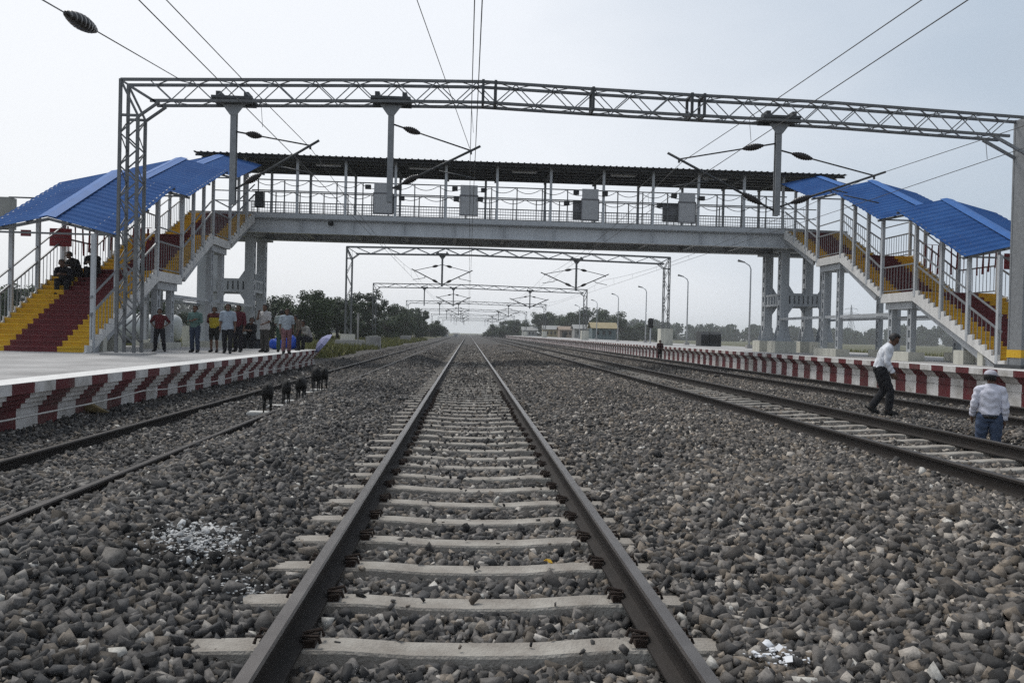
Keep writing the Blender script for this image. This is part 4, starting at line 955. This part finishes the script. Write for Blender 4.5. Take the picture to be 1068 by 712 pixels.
person('person in a white cap, lavender white shirt and blue jeans seen from behind', (8.5, m2.y, -.74), -.55, 1.60, lav, mk('washed_jeans', (.07, .10, .17)),
    pose=dict(shL=(-.17, 0, 1.37), shR=(.17, 0, 1.37), elL=(-.235, .0, 1.10), wrL=(-.25, .14, .90), elR=(.225, -.03, 1.09), wrR=(.22, .03, .85), fwd=(.55, .85, -.1), knL=(-.13, .05, .48), anL=(-.15, -.05, .08), toL=(-.17, .1, .035)), sleeve=.97, tail=-.03, belt=M['black'], cap=mk('white_cap', (.62, .60, .66)))
p = at(688, 376, Z=-.2)
person('person in dark red brown clothes standing far off against the striped wall', (p.x, p.y, -.2), math.pi, 1.30, mk('red_brown_top', (.07, .022, .02)), mk('dark_brown_trousers', (.03, .02, .02)), pose=dict(elL=(-.25, .02, 1.1), wrL=(-.14, .2, 1.02), elR=(.25, .02, 1.1), wrR=(.14, .2, 1.02)), sleeve=.8)

# goats standing in a row, seen end on
def goat_parts():
    P = MB(); P.ell((0, 0, .37), (.12, .27, .15), 14, 10); P.ell((0, .17, .39), (.11, .13, .15)); P.ell((0, -.18, .39), (.12, .13, .14))
    limb(P, [(0, .24, .42), (0, .36, .42), (0, .42, .40)], [.08, .058, .048]); limb(P, [(0, .42, .40), (0, .48, .33), (0, .52, .27)], [.05, .042, .028])
    for sx in (-1, 1):
        limb(P, [(sx * .065, .20, .32), (sx * .068, .20, .19), (sx * .068, .19, .17), (sx * .068, .20, .03)], [.045, .024, .024, .016]); P.ell((sx * .068, .21, .02), (.020, .028, .02))
        limb(P, [(sx * .065, -.20, .34), (sx * .072, -.14, .24), (sx * .070, -.27, .16), (sx * .070, -.25, .03)], [.062, .042, .022, .016]); P.ell((sx * .07, -.24, .02), (.020, .028, .02))
        limb(P, [(sx * .045, .42, .42), (sx * .10, .40, .41), (sx * .13, .40, .37)], [.014, .018, .008])
    limb(P, [(0, -.29, .44), (0, -.34, .49), (0, -.36, .51)], [.022, .018, .008]); return P
gme = grow(goat_parts(), .011, 3); gme.materials.clear(); gme.materials.append(M['goat'])
GL = ['nearest goat of the row, its hind end to the camera', 'second nearest goat of the row, thinnest in outline', 'middle goat of the row beside the left rail', 'second farthest goat of the row, tall and dark', 'farthest goat of the row, nearest to the platform end']
for i, (g, lb) in enumerate(zip(GOATS, GL)):
    t = thing('goat', 'black ' + lb, 'goat', (g.x, g.y, -.287), [.20, .30, .10, .28, .15][i], 'black goats in a row on the white blocks'); t.scale = [(.85, 1, 1.04), (.72, .9, 1.0), (.9, 1, 1.0), (.9, 1, 1.2), (.85, 1, 1.1)][i]
    b = bpy.data.objects.new('body', gme); COL.objects.link(b); b.parent = t
    h = MB()
    for sx in (-1, 1): h.tube([(sx * .02, .42, .44), (sx * .028, .41, .50), (sx * .045, .36, .53)], [.011, .008, .003], 6)
    h.build('horns', M['horn'], t, True, world=False)

# ------------------------------------------------------------------ things on and behind the left platform
t = thing('water_tank', 'long pale rounded tank on a dark skid behind the left staircase', 'tank', (-19, 46, .2))
s = MB(); s.tube([(-21.4, 46, 1.15), (-21.3, 46, 1.15), (-17.1, 46, 1.15), (-16.95, 46, 1.15), (-16.85, 46, 1.15)], [.55, .78, .78, .70, .45], 24); s.build('shell', M['tank'], t, True)
s = MB(); s.box((-21.2, 45.5, .22), (-17.0, 45.6, .42)); s.box((-21.2, 46.4, .22), (-17.0, 46.5, .42)); s.box((-20.6, 45.61, .25), (-20.4, 46.39, .42)); s.box((-17.8, 45.61, .25), (-17.6, 46.39, .42)); s.build('skid', M['black'], t)
for x in (-20.6, -17.6):
    w = MB(); w.tube([(x, 45.35, .2), (x, 45.49, .2)], .28, 16); w.build('wheel', M['black'], t)
s = MB(); s.tube([(-19, 46, 1.9), (-19, 46, 2.05)], .22, 16); s.build('hatch', M['tank'], t)
def block(px0, px1, y0, y1, Y, d, m, label, name='concrete_block'):
    a, b = at(px0, y1, Y=Y), at(px1, y0, Y=Y); s = MB(); s.box((a.x, Y, a.z - .3), (b.x, Y + d, b.z)); o = s.build(name, m)
    bm = bmesh.new(); bm.from_mesh(o.data); bmesh.ops.bevel(bm, geom=bm.edges[:], offset=.03, segments=2, affect='EDGES'); bm.to_mesh(o.data); bm.free()
    return tag(o, label, 'concrete block')
block(189.5, 199, 340, 359, 42, .5, M['cream'], 'white upright block beside the pale tank')
block(349, 379, 354.7, 363, 61, .9, M['concrete'], 'long low grey block at the foot of the second portal')
block(381, 396, 351, 361, 60, 1.0, M['concrete'], 'squat grey block right of the long low one beside the left track')
block(417, 428, 350, 356.5, 105, 1.4, M['concrete'], 'pale block farther along in the yellow green grass')
s = MB(); a = at(373, 362, Y=58); s.tube([(a.x, 58, -.5), (a.x, 58, at(373, 327, Y=58).z)], .07, 8); tag(s.build('post', M['concrete']), 'slim pale concrete post just right of the second portal mast', 'post')
u = at(333, 364, Y=29.3); t = thing('umbrella', 'open lavender umbrella resting on its rim at the platform end', 'umbrella', (u.x, 29.3, ZL))
c = MB(); n = 16; apex = Vector((-.10, 0, .44)); axis = Vector((-.75, -.25, .62)).normalized(); e1 = axis.cross(Vector((0, 1, 0))).normalized(); e2 = axis.cross(e1)
cen = Vector((.16, 0, .26)); vs = [cen + axis * .20]
for r_, d_ in ((.18, .175), (.34, .10), (.46, -.02)):
    for k in range(n): a = 2 * math.pi * k / n; rr = r_ * (1 - (.06 if k % 2 else 0)); vs.append(cen + axis * d_ + (e1 * math.cos(a) + e2 * math.sin(a)) * rr)
fs = [(0, 1 + k, 1 + (k + 1) % n) for k in range(n)] + [(1 + j * n + k, 1 + (j + 1) * n + k, 1 + (j + 1) * n + (k + 1) % n, 1 + j * n + (k + 1) % n) for j in range(2) for k in range(n)]
c.add(vs, fs); cv = c.build('canopy', M['lavender'], t, world=False); cv.modifiers.new('thick', 'SOLIDIFY').thickness = .006
c = MB(); c.tube([cen + axis * .26, cen - axis * .42], .010, 6); c.tube([cen - axis * .42, cen - axis * .50 + e1 * .03, cen - axis * .46 + e1 * .07], .014, 6); c.build('shaft', M['galvdark'], t, world=False)
def bundle(px, py, w, h, label):
    p = at(px, py, Z=ZL); s = MB(); s.ell((0, 0, h * .5), (w * .5, w * .42, h * .52), 18, 12); s.ell((w * .08, -.02, h * .95), (w * .16, w * .14, h * .12), 10, 6); o = s.build('bundle', M['bluetarp'], smooth=True); o.location = p
    for v in o.data.vertices: v.co *= 1 + .10 * math.sin(v.co.x * 23) * math.sin(v.co.z * 19 + v.co.y * 15)
    for v in o.data.vertices: v.co.z = max(v.co.z, 0)
    tag(o, label, 'bundle', 'blue plastic bundles on the platform')
bundle(287.5, 364.3, .55, .40, 'bright blue plastic bundle between the legs left of the green trousers')
bundle(303.5, 364.3, .55, .50, 'bright blue plastic bundle behind the pinkish trousers')
t = thing('water_tower', 'grey box shaped overhead tank at the far left edge above the canopy', 'water tower', at(-25, 220, Y=60))
a, b = at(-70, 236, Y=60), at(10.3, 205.5, Y=60); s = MB(); s.box((a.x, 60, a.z), (b.x, 60.9, b.z)); s.build('tank', M['greywall'], t)
s = MB(); s.bar((b.x - .3, 60.4, b.z + .05), (at(52, 205, Y=60).x, 60.4, b.z + .05), .10, .10); s.build('pipe', M['galvdark'], t)
s = MB()
for x in (a.x + .3, a.x + 1.5):
    for y in (60.45,): s.box((x - .25, y - .25, -.5), (x + .25, y + .25, a.z))
s.build('tower_leg', M['greywall'], t)

# ------------------------------------------------------------------ street lamps, signal, bin, houses, pylon on the right
def lampstand(px, py, ptop, i):
    X = 20.; p = at(px, py, X=X); top = at(px, ptop, X=X).z
    t = thing('street_lamp', ['tallest slim street lamp on the right platform, nearest the footbridge columns', 'slim street lamp between the white footing and the black bin', 'slim street lamp left of the second portal mast', 'slim street lamp fourth from the bridge columns', 'small street lamp fifth from the bridge columns', 'smallest street lamp, farthest along the right platform'][i], 'street lamp', (X, p.y, ZR), group='street lamps along the right platform')
    s = MB(); s.tube([(X, p.y, ZR), (X, p.y, top - .3), (X - .1, p.y, top - .05), (X - .45, p.y + .02, top + .18)], [.075, .05, .045, .035], 8); s.build('pole', M['post'], t, True)
    s = MB(); s.tube([(X - .45, p.y, top + .18), (X - .95, p.y, top + .30)], [.05, .09], 8); s.use(1).box((X - .92, p.y - .06, top + .19), (X - .55, p.y + .06, top + .215)); s.build('lamp_head', [M['galv'], M['tube']], t)
    s = MB(); s.box((X - .2, p.y - .2, ZR), (X + .2, p.y + .2, ZR + .25)); s.build('base', M['concrete'], t)
for i, (px, py, pt_) in enumerate(((781, 363, 277), (716, 359.5, 291), (673, 357.5, 302), (644, 356, 309), (622, 355, 315), (604, 354.4, 320))): lampstand(px, py, pt_, i)
t = thing('signal', 'dwarf signal with a black head on a pale post beside the right platform', 'signal', at(678, 359, Y=76))
p = at(678, 359, Y=76); s = MB(); s.tube([(p.x, 76, .4), (p.x, 76, at(678, 341, Y=76).z)], .07, 8); s.build('post', M['post'], t)
zt, zb = at(678, 333, Y=76).z, at(678, 342, Y=76).z; s = MB(); s.box((p.x - .24, 75.9, zb), (p.x + .24, 76.15, zt)); s.ell((p.x, 76.02, zt), (.24, .12, .14)); s.build('head', M['black'], t)
for q in (.3, .7): s = MB(); s.tube([(p.x, 75.7, zb + (zt - zb) * q), (p.x, 75.9, zb + (zt - zb) * q)], .10, 10); s.build('lens_hood', M['black'], t)
t = thing('waste_bin', 'black boxy twin bin with sloped lids at the back of the right platform', 'bin', at(741, 361, Y=61))
for px0, px1 in ((731, 740), (740.6, 752.5)):
    a, b = at(px0, 361, Y=61), at(px1, 346, Y=61); s = MB(); s.prism([(61, ZR), (62.4, ZR), (62.4, b.z - .12), (62, b.z), (61.3, b.z), (61, b.z - .2)], 'x', a.x, b.x); s.build('hopper', M['roofdark'], t)
    s = MB(); s.box((a.x + .08, 60.97, ZR + .25), (b.x - .08, 60.995, b.z - .35)); s.build('door', M['black'], t)
def house(px0, px1, ye, yb, Y, m, roofm, label, open_=None):
    a, b = at(px0, yb, Y=Y), at(px1, ye, Y=Y); t = thing('house', label, 'house', ((a.x + b.x) / 2, Y, a.z)); zb_ = min(a.z, .3) - .6
    s = MB(); s.box((a.x, Y, zb_), (b.x, Y + 5, b.z)); s.build('wall', m, t); h = .22 * (b.x - a.x) if b.x - a.x < 8 else 1.3
    s = MB(); s.prism([(Y - .5, b.z - .1), (Y + 2.5, b.z + h), (Y + 5.5, b.z - .1), (Y + 5.5, b.z), (Y + 2.5, b.z + h + .12), (Y - .5, b.z)], 'x', a.x - .4, b.x + .4); s.build('roof', roofm, t)
    w = (b.x - a.x) / 4
    for k in range(3): s = MB(); x = a.x + w * (k + .7); s.box((x, Y - .03, b.z - 1.5), (x + w * .45, Y - .003, b.z - .6)); s.build('window', M['black'], t)
    if open_: s = MB(); x0, x1 = at(open_[0], 350, Y=Y).x, at(open_[1], 350, Y=Y).x; s.box((x0, Y - .05, zb_), (x1, Y - .004, b.z - .5)); s.build('doorway', M['black'], t)
house(567, 583.4, 343.5, 354, 228, M['yellowwall'], M['greywall'], 'long low yellowish shed far along the right platform')
house(583.6, 598.6, 344, 354.3, 215, M['tanwall'], M['tanwall'], 'tan shed with a dark open doorway far along the right platform', (586.5, 590.5))
house(599, 617, 343, 355, 195, M['greywall'], M['greywall'], 'grey shed between the tan shed and the yellow and blue house')
house(617.5, 643, 342.5, 356.5, 175, M['bluewall'], M['yellowwall'], 'blue walled house with a yellow roof behind the right platform')
house(545, 560, 344.5, 353.5, 260, M['greywall'], M['greywall'], 'pale grey shed farthest along the right platform')
house(461, 467.5, 347, 353, 240, M['white'], M['greywall'], 'tiny white hut far along the left track')
house(473, 477.5, 348, 352.5, 290, M['white'], M['greywall'], 'tiny white hut nearest the vanishing point')
def pylon(px, ytop, Y):
    p = at(px, 358, Y=Y); zt = at(px, ytop, Y=Y).z; H = zt; t = thing('transmission_tower', 'pale lattice transmission tower far across the fields on the right', 'pylon', (p.x, Y, 0)); s = MB()
    wz = lambda z: (3.4 * (1 - z / (H * .62)) + 1.0) if z < H * .62 else 1.0 * (1 - (z - H * .62) / (H * .40)) + .05
    zs = [-.6] + [H * k for k in (.16, .30, .42, .52, .62, .70, .78, .86, .93, 1.0)]
    for za, zb in zip(zs[:-1], zs[1:]):
        wa, wb = wz(max(za, 0)), wz(zb)
        for sx, sy in ((-1, -1), (1, -1), (1, 1), (-1, 1)): s.bar((p.x + sx * wa, Y + sy * wa, za), (p.x + sx * wb, Y + sy * wb, zb), .26)
        for sy in (-1, 1): s.bar((p.x - wa, Y + sy * wa, za), (p.x + wb, Y + sy * wb, zb), .16); s.bar((p.x + wa, Y + sy * wa, za), (p.x - wb, Y + sy * wb, zb), .16)
    s.build('lattice_mast', M['palefar'], t)
    for k, L_ in ((.62, 6.5), (.76, 7.5), (.89, 5.5)):
        c = MB(); z = H * k
        for sx in (-1, 1):
            c.bar((p.x, Y, z), (p.x + sx * L_, Y, z + .2), .22); c.bar((p.x, Y, z + 1.5), (p.x + sx * L_, Y, z + .2), .18); c.tube([(p.x + sx * L_, Y, z + .2), (p.x + sx * L_, Y, z - 1.4)], .12, 5)
        c.build('cross_arm', M['palefar'], t)
pylon(887, 318, 640)

# ------------------------------------------------------------------ trees and grass
def leaves_mesh(name, centres, radii, per, size, m, zf=.8):
    cs = []
    for c, r in zip(centres, radii):
        d = rng.normal(size=(per, 3)); d /= np.linalg.norm(d, axis=1)[:, None]; cs.append(np.array(c) + d * (rng.random((per, 1)) ** .45) * np.array([r, r, r * zf]))
    P = np.concatenate(cs); n = len(P); a = rng.normal(size=(n, 3)); a /= np.linalg.norm(a, axis=1)[:, None]; b = np.cross(a, rng.normal(size=(n, 3))); b /= np.linalg.norm(b, axis=1)[:, None]
    sz = size * rng.uniform(.6, 1.3, (n, 1)); V = np.stack([P - a * sz, P + b * sz * .55, P + a * sz, P - b * sz * .55], 1).reshape(-1, 3)
    me = bpy.data.meshes.new(name); me.vertices.add(4 * n); me.vertices.foreach_set('co', V.ravel().astype(np.float32)); me.loops.add(4 * n); me.loops.foreach_set('vertex_index', np.arange(4 * n, dtype=np.int32)); me.polygons.add(n)
    me.polygons.foreach_set('loop_start', np.arange(0, 4 * n, 4, dtype=np.int32)); me.polygons.foreach_set('loop_total', np.full(n, 4, np.int32)); me.update(calc_edges=True); me.materials.append(m); return me
def tree_proto(seed, kind):
    r = random.Random(seed); t = bpy.data.objects.new('broadleaf_tree', None); tr = MB(); cen, rad = [], []
    tr.tube([(0, 0, -.08), (.01, 0, .15), (.0, .01, .34), (.02, 0, .55)], [.035, .026, .021, .014], 8)
    n = 40 if kind == 'dense' else 24
    for k in range(n):
        a = r.uniform(0, 2 * math.pi); z = r.uniform(.10, .92) if kind == 'dense' else r.uniform(.55, .93); w = (.40 if kind == 'dense' else .40) * math.sqrt(max(0.05, 1 - ((z - .5) / .52) ** 2)) * r.uniform(.45, 1.05)
        c = (math.cos(a) * w, math.sin(a) * w, z); cen.append(c); rad.append(r.uniform(.09, .155) if kind == 'dense' else r.uniform(.06, .11))
        if k % 2 == 0: z0 = r.uniform(.25, .5); tr.tube([(.01, 0, z0), (c[0] * .5, c[1] * .5, (z0 + z) / 2 + .02), c], [.012, .008, .003], 5)
    trunk = tr.build('trunk', M['bark'], None, True); COL.objects.unlink(trunk)
    cme = leaves_mesh('crown', cen, rad, 330 if kind == 'dense' else 200, .020, M['leaf'] if seed % 2 else M['leaf2'], 1.15)
    crown = bpy.data.objects.new('crown', cme); return trunk, crown
PROT = [tree_proto(s_, k) for s_, k in ((11, 'dense'), (12, 'dense'), (13, 'open'), (14, 'dense'), (15, 'open'))]
def tree(px, top, Y, base, kind, label, group, wide=1.0, name='broadleaf_tree'):
    p = at(px, 350, Y=Y); h = (at(px, top, Y=Y).z - base) / 1.0
    t = thing(name, label, 'tree', (p.x, Y, base), random.uniform(0, 6.28), group); t.scale = (h * wide * 1.25, h * wide * 1.25, h)
    for o in PROT[kind]: c = o.copy(); COL.objects.link(c); c.parent = t
GLT = 'trees behind the left platform'; GRT = 'trees behind the right platform'
for px, top, Y, k, w, lb in (
    (284, 310, 84, 0, 1.25, 'broad dark tree just right of the bridge columns, behind the white shirt'), (316, 302, 82, 1, .95, 'tallest dark tree behind the people at the platform end'), (334, 308, 92, 2, 1.2, 'open crowned tree with sky showing through beside the tallest one'),
    (352, 313, 98, 3, 1.2, 'dark tree standing behind the second portal mast'), (384, 304, 112, 4, .9, 'thin umbrella shaped tree right of the second portal mast'), (372, 318, 110, 0, 1.2, 'bushy tree behind the slim concrete post'),
    (402, 325, 128, 1, 1.5, 'low rounded tree between the second and third portals'), (418, 319, 150, 3, 1.0, 'dark tree behind the fourth portal mast'), (435, 321, 165, 2, 1.1, 'feathery tree right of the fourth portal mast'), (428, 327, 160, 0, 1.4, 'low bushy tree under the fourth portal'),
    (449, 334, 195, 1, 1.4, 'small dark tree near the tiny white hut'), (458, 339, 230, 0, 1.4, 'smallest tree nearest the vanishing point on the left'),
    (3, 298, 74, 0, 1.2, 'dark tree at the left edge under the first canopy'), (28, 308, 78, 1, 1.3, 'dark tree seen through the outer railing of the left stairs'), (50, 300, 86, 3, 1.1, 'tree half hidden by the yellow steps of the left stairs'),
    (118, 300, 72, 1, 1.0, 'tree behind the lattice mast on the left'), (148, 302, 76, 0, 1.1, 'dark tree above the pale tank'), (182, 324, 95, 2, 1.3, 'small tree between the tank and the bridge columns'), (206, 333, 110, 3, 1.6, 'low tree behind the left bridge columns'), (248, 322, 105, 0, 1.5, 'tree seen between the left bridge columns'), (-30, 290, 70, 3, 1.2, 'tree beyond the left edge behind the stairs')):
    tree(px, top, Y, -.1, k, lb, GLT, w)
for px, top, Y, k, w, lb in (
    (508, 345, 330, 0, 1.6, 'smallest tree nearest the vanishing point on the right'), (519, 338, 300, 1, 1.5, 'small rounded tree left of the twin round trees'), (531, 334, 290, 3, 1.4, 'left one of the twin round trees'), (541, 334, 280, 0, 1.3, 'right one of the twin round trees'),
    (554, 337, 275, 1, 1.3, 'low tree above the pale grey shed'), (566, 325, 265, 2, 1.1, 'feathery tall tree above the yellowish shed'), (576, 329, 270, 0, 1.3, 'dark tree right of the feathery tall one'), (589, 326, 255, 1, 1.3, 'broad dark tree behind the tan shed'),
    (602, 329, 262, 3, 1.3, 'dark tree behind the left end of the grey shed'), (616, 322, 250, 0, 1.2, 'tall dark tree behind the yellow roof'), (632, 323, 240, 1, 1.2, 'tallest dark tree right of the houses'), (644, 332, 236, 4, 1.0, 'thin tree at the right end of the blue house'), (656, 341, 260, 0, 1.7, 'low tree left of the dwarf signal'), (674, 338, 290, 3, 1.8, 'broad low tree behind the dwarf signal'), (690, 342, 300, 1, 1.7, 'low tree behind the white footing')):
    tree(px, top, Y, -.5, k, lb, GRT, w)
# the far wood on the right and left horizon
cen, rad = [], []
for x in np.arange(110, 800, 4.2):
    top = 9.5 + 2.5 * (math.sin(x * .021) * .5 + math.sin(x * .057 + 1) * .4 + random.uniform(-.3, .5)); y = 560 + random.uniform(-25, 40) - (x - 120) * .05
    for z in np.arange(.6, top, 2.6): cen.append((x + random.uniform(-4, 4), y + random.uniform(-8, 8), z)); rad.append(random.uniform(3.2, 5.2))
for x in np.arange(-600, -70, 8):
    top = 9 + 4 * math.sin(x * .03) + random.uniform(-1.5, 2); y = 420 + random.uniform(-25, 25)
    for z in np.arange(.6, top, 3): cen.append((x + random.uniform(-4, 4), y + random.uniform(-8, 8), z)); rad.append(random.uniform(3.5, 5.5))
o = bpy.data.objects.new('distant_wood', leaves_mesh('distant_wood', cen, rad, 130, 1.35, M['leaffar'])); COL.objects.link(o); tag(o, 'low blue green line of far woods on the horizon', kind='stuff')
# grass and weeds: thin blades
def grass(n, x0, x1, y0, y1, z, hh, name, label, clump=None):
    P = np.stack([rng.uniform(x0, x1, n), y0 + (y1 - y0) * rng.random(n) ** 1.3, np.full(n, z)], 1)
    if clump: k = smoothnoise(P[:, 0], P[:, 1], clump, 21) > -.08; P = P[k]; n = len(P)
    h_ = hh * rng.uniform(.4, 1.2, (n, 1)); a = rng.uniform(0, 6.28, n); w = np.stack([np.cos(a), np.sin(a), 0 * a], 1) * .03 * (1 + P[:, 1:2] / 40); t_ = np.concatenate([rng.normal(0, .12, (n, 2)), h_], 1)
    V = np.stack([P - w, P + w, P + t_], 1).reshape(-1, 3); me = bpy.data.meshes.new(name); me.from_pydata(V.tolist(), [], np.arange(3 * n).reshape(-1, 3).tolist()); me.materials.append(M['grassy'])
    o = bpy.data.objects.new(name, me); COL.objects.link(o); tag(o, label, kind='stuff')
grass(26000, -24, -6.6, 31, 130, -.10, .42, 'grass', 'yellow green grass on the verge beyond the left platform', 3.0)
grass(9000, 23.6, 60, 30, 110, -.6, .9, 'grass', 'rough weeds growing behind the right platform', 4.0)

# ------------------------------------------------------------------ litter on the ballast
p = at(797, 693, Z=-.20); p.z = float(bed_h(p.x, p.y)) + .035
t = thing('plastic_cup', 'crushed white plastic cup at the bottom right of the middle track', 'litter', p, .6)
s = MB(); n = 12; vs = []
for j, (z, r) in enumerate(((-.032, .021), (-.02, .024), (0, .028), (.032, .033), (.034, .030), (-.028, .019))):
    for k in range(n): a = 2 * math.pi * k / n; rr = r * (1 + .16 * math.sin(3 * a + j * 1.3)); vs.append((z, rr * math.cos(a), rr * math.sin(a) * .8))
s.add(vs, [(j * n + k, j * n + (k + 1) % n, (j + 1) * n + (k + 1) % n, (j + 1) * n + k) for j in range(5) for k in range(n)] + [tuple(range(n))]); s.build('cup_wall', M['plastic'], t, True, world=False)
for (px, py), lb in zip(((815, 688), (822, 700), (572, 586)), ('torn white scrap right of the crushed cup', 'curled white scrap below right of the crushed cup', 'yellowish scrap lying on a sleeper by the right rail')):
    p = at(px, py, Z=-.15); z = float(bed_h(p.x, p.y)) if not px == 572 else -.172; s = MB(); L_ = .028 if px != 572 else .03
    s.add([(-L_, -.012, .01), (0, -.018, .025), (L_, -.012, .01), (L_ * .9, .018, .018), (0, .015, .035), (-L_, .018, .02)], [(0, 1, 4, 5), (1, 2, 3, 4)]); o = s.build('paper_scrap', M['plastic'] if px != 572 else M['yellow']); o.modifiers.new('thick', 'SOLIDIFY').thickness = .004
    o.location = (p.x, p.y, z + .012 if px == 572 else z + .035); o.rotation_euler = (0, 0, random.uniform(0, 6)); tag(o, lb, 'litter')
p = at(90, 437, Z=-.22); V = rock_variants(1, 18)[0]; s = MB(); s.add([tuple(v * np.array([.24, .18, .2])) for v in V[0]], [tuple(f) for f in V[1]]); o = s.build('rubble_lump', mat('ochre_rubble', (.26, .20, .10), .9)); o.location = (p.x, p.y, float(bed_h(p.x, p.y)) + .08); tag(o, 'ochre lump of rubble at the foot of the left striped wall', 'rubble')

def powder(px, py, rx, ry, n, name, label, m):
    c0 = at(px, py, Z=-.13); V = rock_variants(6, 8); P = MB()
    for i in range(n):
        x, y = c0.x + random.gauss(0, rx), c0.y + random.gauss(0, ry); z = float(bed_h(x, y)) + random.uniform(.005, .055); k = random.choice(V); q = random.uniform(.003, .013) * (1.5 if random.random() < .08 else 1); a = random.uniform(0, 6.28); ca, sa = math.cos(a), math.sin(a)
        P.add([(x + q * (v[0] * ca - v[1] * sa), y + q * (v[0] * sa + v[1] * ca), z + q * v[2] * .7) for v in k[0]], [tuple(f) for f in k[1]])
    tag(P.build(name, m, fixn=False), label, kind='stuff')
powder(208, 573, .12, .20, 1150, 'spilt_lime', 'spilt white lime powder on the dark stones left of the middle track', M['lime'])
powder(246, 606, .10, .08, 160, 'spilt_lime', 'lime dust by the sleeper ends left of the middle track', M['lime'])
powder(812, 688, .06, .05, 120, 'white_crumbs', 'white crumbs beside the crushed cup', M['plastic'])
# ------------------------------------------------------------------ haze
HZ = bpy.data.materials.new('haze_air'); HZ.use_nodes = True; n = HZ.node_tree.nodes; n.remove(n['Principled BSDF'])
pv = n.new('ShaderNodeVolumePrincipled'); pv.inputs['Color'].default_value = (.94, .97, 1.0, 1); pv.inputs['Density'].default_value = .00042; pv.inputs['Anisotropy'].default_value = .0
HZ.node_tree.links.new(pv.outputs['Volume'], n['Material Output'].inputs['Volume'])
s = MB(); s.box((-2550, -200, -1.6), (2550, 2650, 42)); o = s.build('haze', HZ); tag(o, 'thin pale haze over the far fields', kind='stuff')
